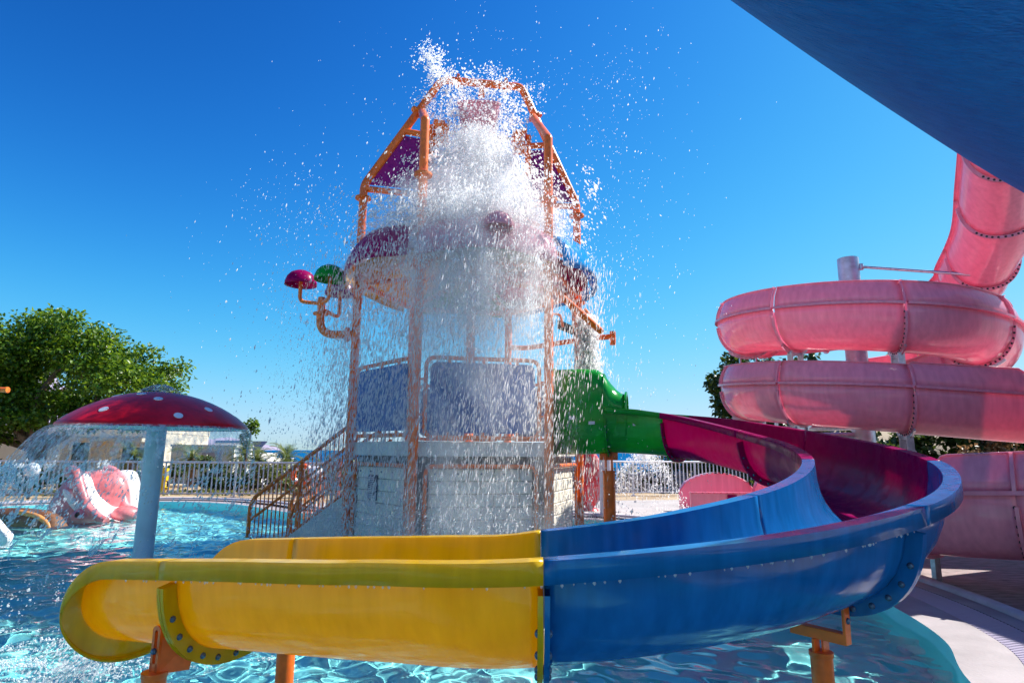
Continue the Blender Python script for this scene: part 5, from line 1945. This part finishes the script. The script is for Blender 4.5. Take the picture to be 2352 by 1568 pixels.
# 4 curtain of streaks falling from the canopy's edge to the pool
n = 30000
ang = rg.normal(R(262), .62, n)
wide = rg.random(n) < .22
ang[wide] = rg.uniform(R(165), R(372), wide.sum())
f = rg.uniform(0, 1, n) ** 1.25
zz = 4.75 - 4.9 * f
rr = 2.15 + np.abs(rg.normal(0, .28, n)) + .25 * f + rg.normal(0, .12, n)
inner = rg.random(n) < .15
rr[inner] *= rg.uniform(.3, 1, inner.sum())
P4 = np.stack([TC.x + rr * np.cos(ang), TC.y + rr * np.sin(ang), zz], -1)
strand = rg.random(n) < .45
# strands: same plan position, different heights
pc = rg.integers(0, n, 520)
pick = pc[rg.integers(0, 520, strand.sum())]
P4[strand, 0] = P4[pick, 0] + rg.normal(0, .035, strand.sum())
P4[strand, 1] = P4[pick, 1] + rg.normal(0, .035, strand.sum())
P4[:, 0] -= .10 * f
keep = ~((np.abs(P4[:, 0] + .25) < 1.2) & (P4[:, 2] < 1.6) & (rg.random(n) < .25))
P4, f = P4[keep], f[keep]
n = len(P4)
D4 = np.stack([rg.normal(-.10, .05, n), rg.normal(-.03, .04, n), np.full(n, -1.0)], -1)
r4 = rg.lognormal(math.log(.0052), .4, n)
drops(P4, D4, r4, .02 + .075 * rg.uniform(.1, 1, n) ** 1.5, "falling_streaks", 'streak', "streaks of water falling all round the front of the tower", seed=5)
# 5 fine drops drifting outwards, mostly to the left
n = 3000
P5 = np.stack([-2.9 - np.abs(rg.normal(0, 1.0, n)), 10.6 + rg.normal(0, .8, n), rg.uniform(.1, 6.2, n)], -1)
n2_ = 1100
P6 = np.stack([1.3 + np.abs(rg.normal(0, .9, n2_)), 10.6 + rg.normal(0, .8, n2_), rg.uniform(.2, 8.9, n2_)], -1)
n3_ = 900
P7 = np.stack([rg.normal(-.6, 1.6, n3_), 11.2 + rg.normal(0, .8, n3_), rg.uniform(5.5, 9.9, n3_)], -1)
P5 = cat_(P5, P6, P7)
cl = rg.random(len(P5)) < .15
P5[cl] = clusterise(P5[cl], 160, .10, rg)
n = len(P5)
r5 = rg.lognormal(math.log(.0048), .45, n)
D5 = np.stack([rg.normal(-.15, .1, n), rg.normal(0, .1, n), np.full(n, -1.0)], -1)
drops(P5, D5, r5, r5 * rg.uniform(1.2, 3.5, n), "stray_drops", 'spray', "fine stray drops drifting away on both sides of the tower", seed=6)
# 6 column pouring from the spray arm onto the green hood
n = 3400
f = rg.uniform(0, 1, n)
P8 = np.stack([1.40 + rg.normal(0, .085 + .03 * f, n), 11.15 + rg.normal(0, .07, n), 3.95 - 1.15 * f], -1)
r8 = rg.lognormal(math.log(.010), .4, n)
drops(P8, np.stack([rg.normal(0, .05, n), rg.normal(0, .05, n), np.full(n, -1.0)], -1), r8, .02 + .05 * rg.random(n), "hood_stream", 'spray', "narrow white stream pouring onto the green hood", seed=7)
# 7 mist where the water lands round the tower's foot
n = 9000
ang = rg.normal(R(265), .7, n)
rr = 2.3 + rg.normal(0, .45, n)
P9 = np.stack([TC.x + rr * np.cos(ang), TC.y + rr * np.sin(ang), -.1 + np.abs(rg.normal(0, .42, n))], -1)
r9 = rg.lognormal(math.log(.008), .4, n)
drops(P9, rg.normal(size=(n, 3)), r9, r9 * 1.6, "landing_mist", 'mist', "pale mist of spray where water hits the pool at the tower's foot", seed=8)
# 8 drops shed by the red mushroom's curtain
Xc, Yc, Zc, okm, th = cinfo
n = 5200
ii = rg.choice(len(th), n, p=(lambda w: w / w.sum())(.35 + np.clip(-np.cos(th), 0, 1) ** 1.5 * 2.2 + .25 * np.clip(-np.sin(th), 0, 1)))
tt_ = .30 + .42 * rg.uniform(0, 1, n) ** 1.1
vx = np.cos(th[ii]) * (.95 + rg.normal(0, .07, n)) - .62
vy = np.sin(th[ii]) * (.95 + rg.normal(0, .07, n)) - .05
PA_ = np.stack([MX + np.cos(th[ii]) * MR + vx * tt_, MY + np.sin(th[ii]) * MR + vy * tt_, MZ - 4.9 * tt_ ** 2 - .35 * tt_], -1)
PA_ = cat_(PA_[: n // 3], clusterise(PA_[n // 3:], 260, .05, rg))
ok_ = PA_[:, 2] > -.1
PA_ = PA_[ok_]
n = len(PA_)
rA = rg.lognormal(math.log(.0085), .45, n)
DA = np.stack([rg.normal(-.5, .2, n), rg.normal(-.1, .2, n), np.full(n, -1.0)], -1)
drops(PA_, DA, rA, rA * rg.uniform(1.5, 4, n), "curtain_drops", 'mist', "drops breaking off the water curtain of the red mushroom", seed=9)
# fine rain below the small mushroom sprinklers
n = 2600
c_idx = rg.integers(0, 3, n)
cxs, cys = np.array([-4.02, -3.40, -3.42])[c_idx], np.array([11.20, 10.98, 11.75])[c_idx]
a_ = rg.uniform(0, 6.28, n)
fz = rg.uniform(0, 1, n) ** 1.4
PB_ = np.stack([cxs + .29 * np.cos(a_) * (1 + .3 * fz), cys + .29 * np.sin(a_) * (1 + .3 * fz), 4.5 - 3.2 * fz], -1)
rB = rg.lognormal(math.log(.0038), .3, n)
drops(PB_, np.tile([[-.1, 0, -1.0]], (n, 1)), rB, rB * 3, "sprinkler_rain", 'mist', "thin rain falling from the three small mushroom sprinklers", seed=10)
# 9 fountain dome on the deck behind the green flume
n = 3600
a_ = rg.uniform(0, 6.28, n)
s_ = rg.uniform(0, 1, n)
hr = .95 * s_ + rg.normal(0, .05, n)
PC_ = np.stack([3.05 + hr * np.cos(a_), 14.2 + .7 * hr * np.sin(a_), 1.42 - 1.35 * s_ ** 2.2 + rg.normal(0, .05, n)], -1)
PC_ = cat_(PC_[: n // 2], clusterise(PC_[n // 2:], 420, .05, rg))
rC = rg.lognormal(math.log(.007), .4, n)
drops(PC_, np.stack([np.cos(a_) * .5, np.sin(a_) * .5, -s_ * 2], -1), rC, rC * rg.uniform(1.2, 3, n), "deck_fountain", 'mist', "glittering fountain dome on the deck below the green flume", seed=11)
# 10 water leaving the slide and foam on the pool
n = 2600
e = path[-1]
et_, en_ = PT[-1], PN[-1]
f = rg.uniform(0, 1, n)
lat = rg.normal(0, .16, n)
PD_ = np.stack([e.x + et_.x * (.06 + .8 * f) + en_.x * lat, e.y + et_.y * (.06 + .8 * f) + en_.y * lat, e.z - DP + .03 - .95 * f ** 2 + rg.normal(0, .02, n)], -1)
ok_ = PD_[:, 2] > -.12
PD_ = PD_[ok_]
n = len(PD_)
rD = rg.lognormal(math.log(.0045), .4, n)
drops(PD_, np.tile([[et_.x, et_.y, -1.0]], (n, 1)), rD, rD * 3, "slide_outflow", 'mist', "thin water running off the slide's yellow mouth into the pool", seed=12)
n = 7000
cx_ = rg.normal(0, 1, (60, 2)) * np.array([.85, .55]) + np.array([-3.55, 4.75])
pi_ = rg.integers(0, 60, n)
an_ = rg.normal(.35, .35, 60)[pi_]
l_ = rg.normal(0, .26, n)
q_ = rg.normal(0, .022, n)
PE_ = np.stack([cx_[pi_, 0] + l_ * np.cos(an_) - q_ * np.sin(an_), cx_[pi_, 1] + l_ * np.sin(an_) + q_ * np.cos(an_), WATER_Z + .004 + np.abs(rg.normal(0, .010, n))], -1)
rE = rg.lognormal(math.log(.0042), .45, n)
drops(PE_, rg.normal(size=(n, 3)) * np.array([1, 1, .2]), rE, rE * 1.4, "pool_foam", 'foam', "white foam streaks on the water beside the slide's mouth", "foam", seed=13)
# splashes on the pool between mushroom and slide
n = 1400
PF_ = clusterise(np.stack([rg.uniform(-5.5, -2.2, n), rg.uniform(6.0, 8.8, n), WATER_Z + np.abs(rg.normal(0, .07, n))], -1), 45, .10, rg)
PF_[:, 2] = WATER_Z + np.abs(PF_[:, 2] - WATER_Z)
rF = rg.lognormal(math.log(.006), .4, n)
drops(PF_, rg.normal(size=(n, 3)), rF, rF * 1.4, "pool_splashes", 'spray', "small splashes jumping from the pool between mushroom and slide", seed=14)

# 11 dense veil where the plume spills over the front of the canopy
n = 17000
u = rg.normal(0, 1, n)
f = rg.uniform(0, 1, n) ** 1.2
P_v = np.stack([-.75 + u * (.62 - .1 * f), 9.35 - .15 * f + rg.normal(0, .18, n), 5.55 - 2.3 * f + rg.normal(0, .1, n)], -1)
mix = rg.random(n) < .45
P_v[mix] = clusterise(P_v[mix], 650, .06, rg)
r_v = rg.lognormal(math.log(.0072), .45, n) * (1 - .35 * f)
drops(P_v, np.stack([rg.normal(0, .1, n), rg.normal(-.1, .1, n), np.full(n, -1.0)], -1), r_v, r_v * rg.uniform(1.5, 4.5, n), "spill_veil", 'spray', "bright white veil of water spilling over the front of the canopy", seed=15)

# 12 soft ragged mist of fine water in the air round the fall
def mist_cloud(c, r, dens, label, scale=2.6, thresh=.46, sharp=5.0, seed=0.0):
    m = bpy.data.materials.new("water_mist")
    m.use_nodes = True
    nd, lk = m.node_tree.nodes, m.node_tree.links
    nd.remove(nd["Principled BSDF"])
    def mth(op, a, b=0.0, clamp=False):
        n = nd.new("ShaderNodeMath")
        n.operation = op
        n.use_clamp = clamp
        for i_, v in enumerate((a, b)):
            if isinstance(v, (int, float)):
                n.inputs[i_].default_value = v
            else:
                lk.new(v, n.inputs[i_])
        return n.outputs[0]
    tc = nd.new("ShaderNodeTexCoord")
    mp = nd.new("ShaderNodeMapping")            # unit ball round the cloud's centre
    mp.inputs['Location'].default_value = tuple(-c[k] / r[k] for k in range(3))
    mp.inputs['Scale'].default_value = tuple(1.0 / r[k] for k in range(3))
    lk.new(tc.outputs['Object'], mp.inputs[0])
    ln = nd.new("ShaderNodeVectorMath")
    ln.operation = 'LENGTH'
    lk.new(mp.outputs[0], ln.inputs[0])
    fall = mth('SUBTRACT', 1.0, ln.outputs['Value'], True)
    m2 = nd.new("ShaderNodeMapping")
    m2.inputs['Location'].default_value = (seed, seed * 1.7, seed * .6)
    m2.inputs['Scale'].default_value = (1, 1, .45)
    lk.new(tc.outputs['Object'], m2.inputs[0])
    nz = nd.new("ShaderNodeTexNoise")
    nz.inputs['Scale'].default_value = scale
    nz.inputs['Detail'].default_value = 4
    lk.new(m2.outputs[0], nz.inputs['Vector'])
    rag = mth('MULTIPLY', mth('SUBTRACT', nz.outputs['Fac'], thresh), sharp, True)
    den = mth('MULTIPLY', mth('MULTIPLY', fall, mth('ADD', rag, .12)), dens)
    pv = nd.new("ShaderNodeVolumePrincipled")
    pv.inputs['Color'].default_value = (1, 1, 1, 1)
    pv.inputs['Anisotropy'].default_value = .15
    lk.new(den, pv.inputs['Density'])
    lk.new(pv.outputs[0], nd["Material Output"].inputs['Volume'])
    o = ell(c, r, m, "mist_cloud", None, nu=32, nv=20)
    return stuff(o, label, "mist")
mist_cloud((-.72, 10.60, 6.10), (1.1, .85, 1.45), 10.0, "white mist round the falling plume below the bucket", 3.2, seed=1.0)
mist_cloud((-.74, 10.0, 5.25), (1.9, 1.1, 1.15), 6.5, "white mist boiling on the front of the canopy roof", 2.8, seed=2.0)
mist_cloud((-.66, 9.30, 4.05), (1.5, .60, 1.9), 4.5, "pale mist hanging in front of the canopy's underside", 2.6, seed=3.0)
mist_cloud((-.60, 9.20, 2.6), (1.8, .60, 3.2), 1.5, "faint tall veil of mist between canopy and pool", 2.2, seed=4.0)
mist_cloud((-.55, 9.10, .05), (2.1, .65, 1.1), 2.2, "low mist over the pool at the tower's foot", 2.2, seed=5.0)
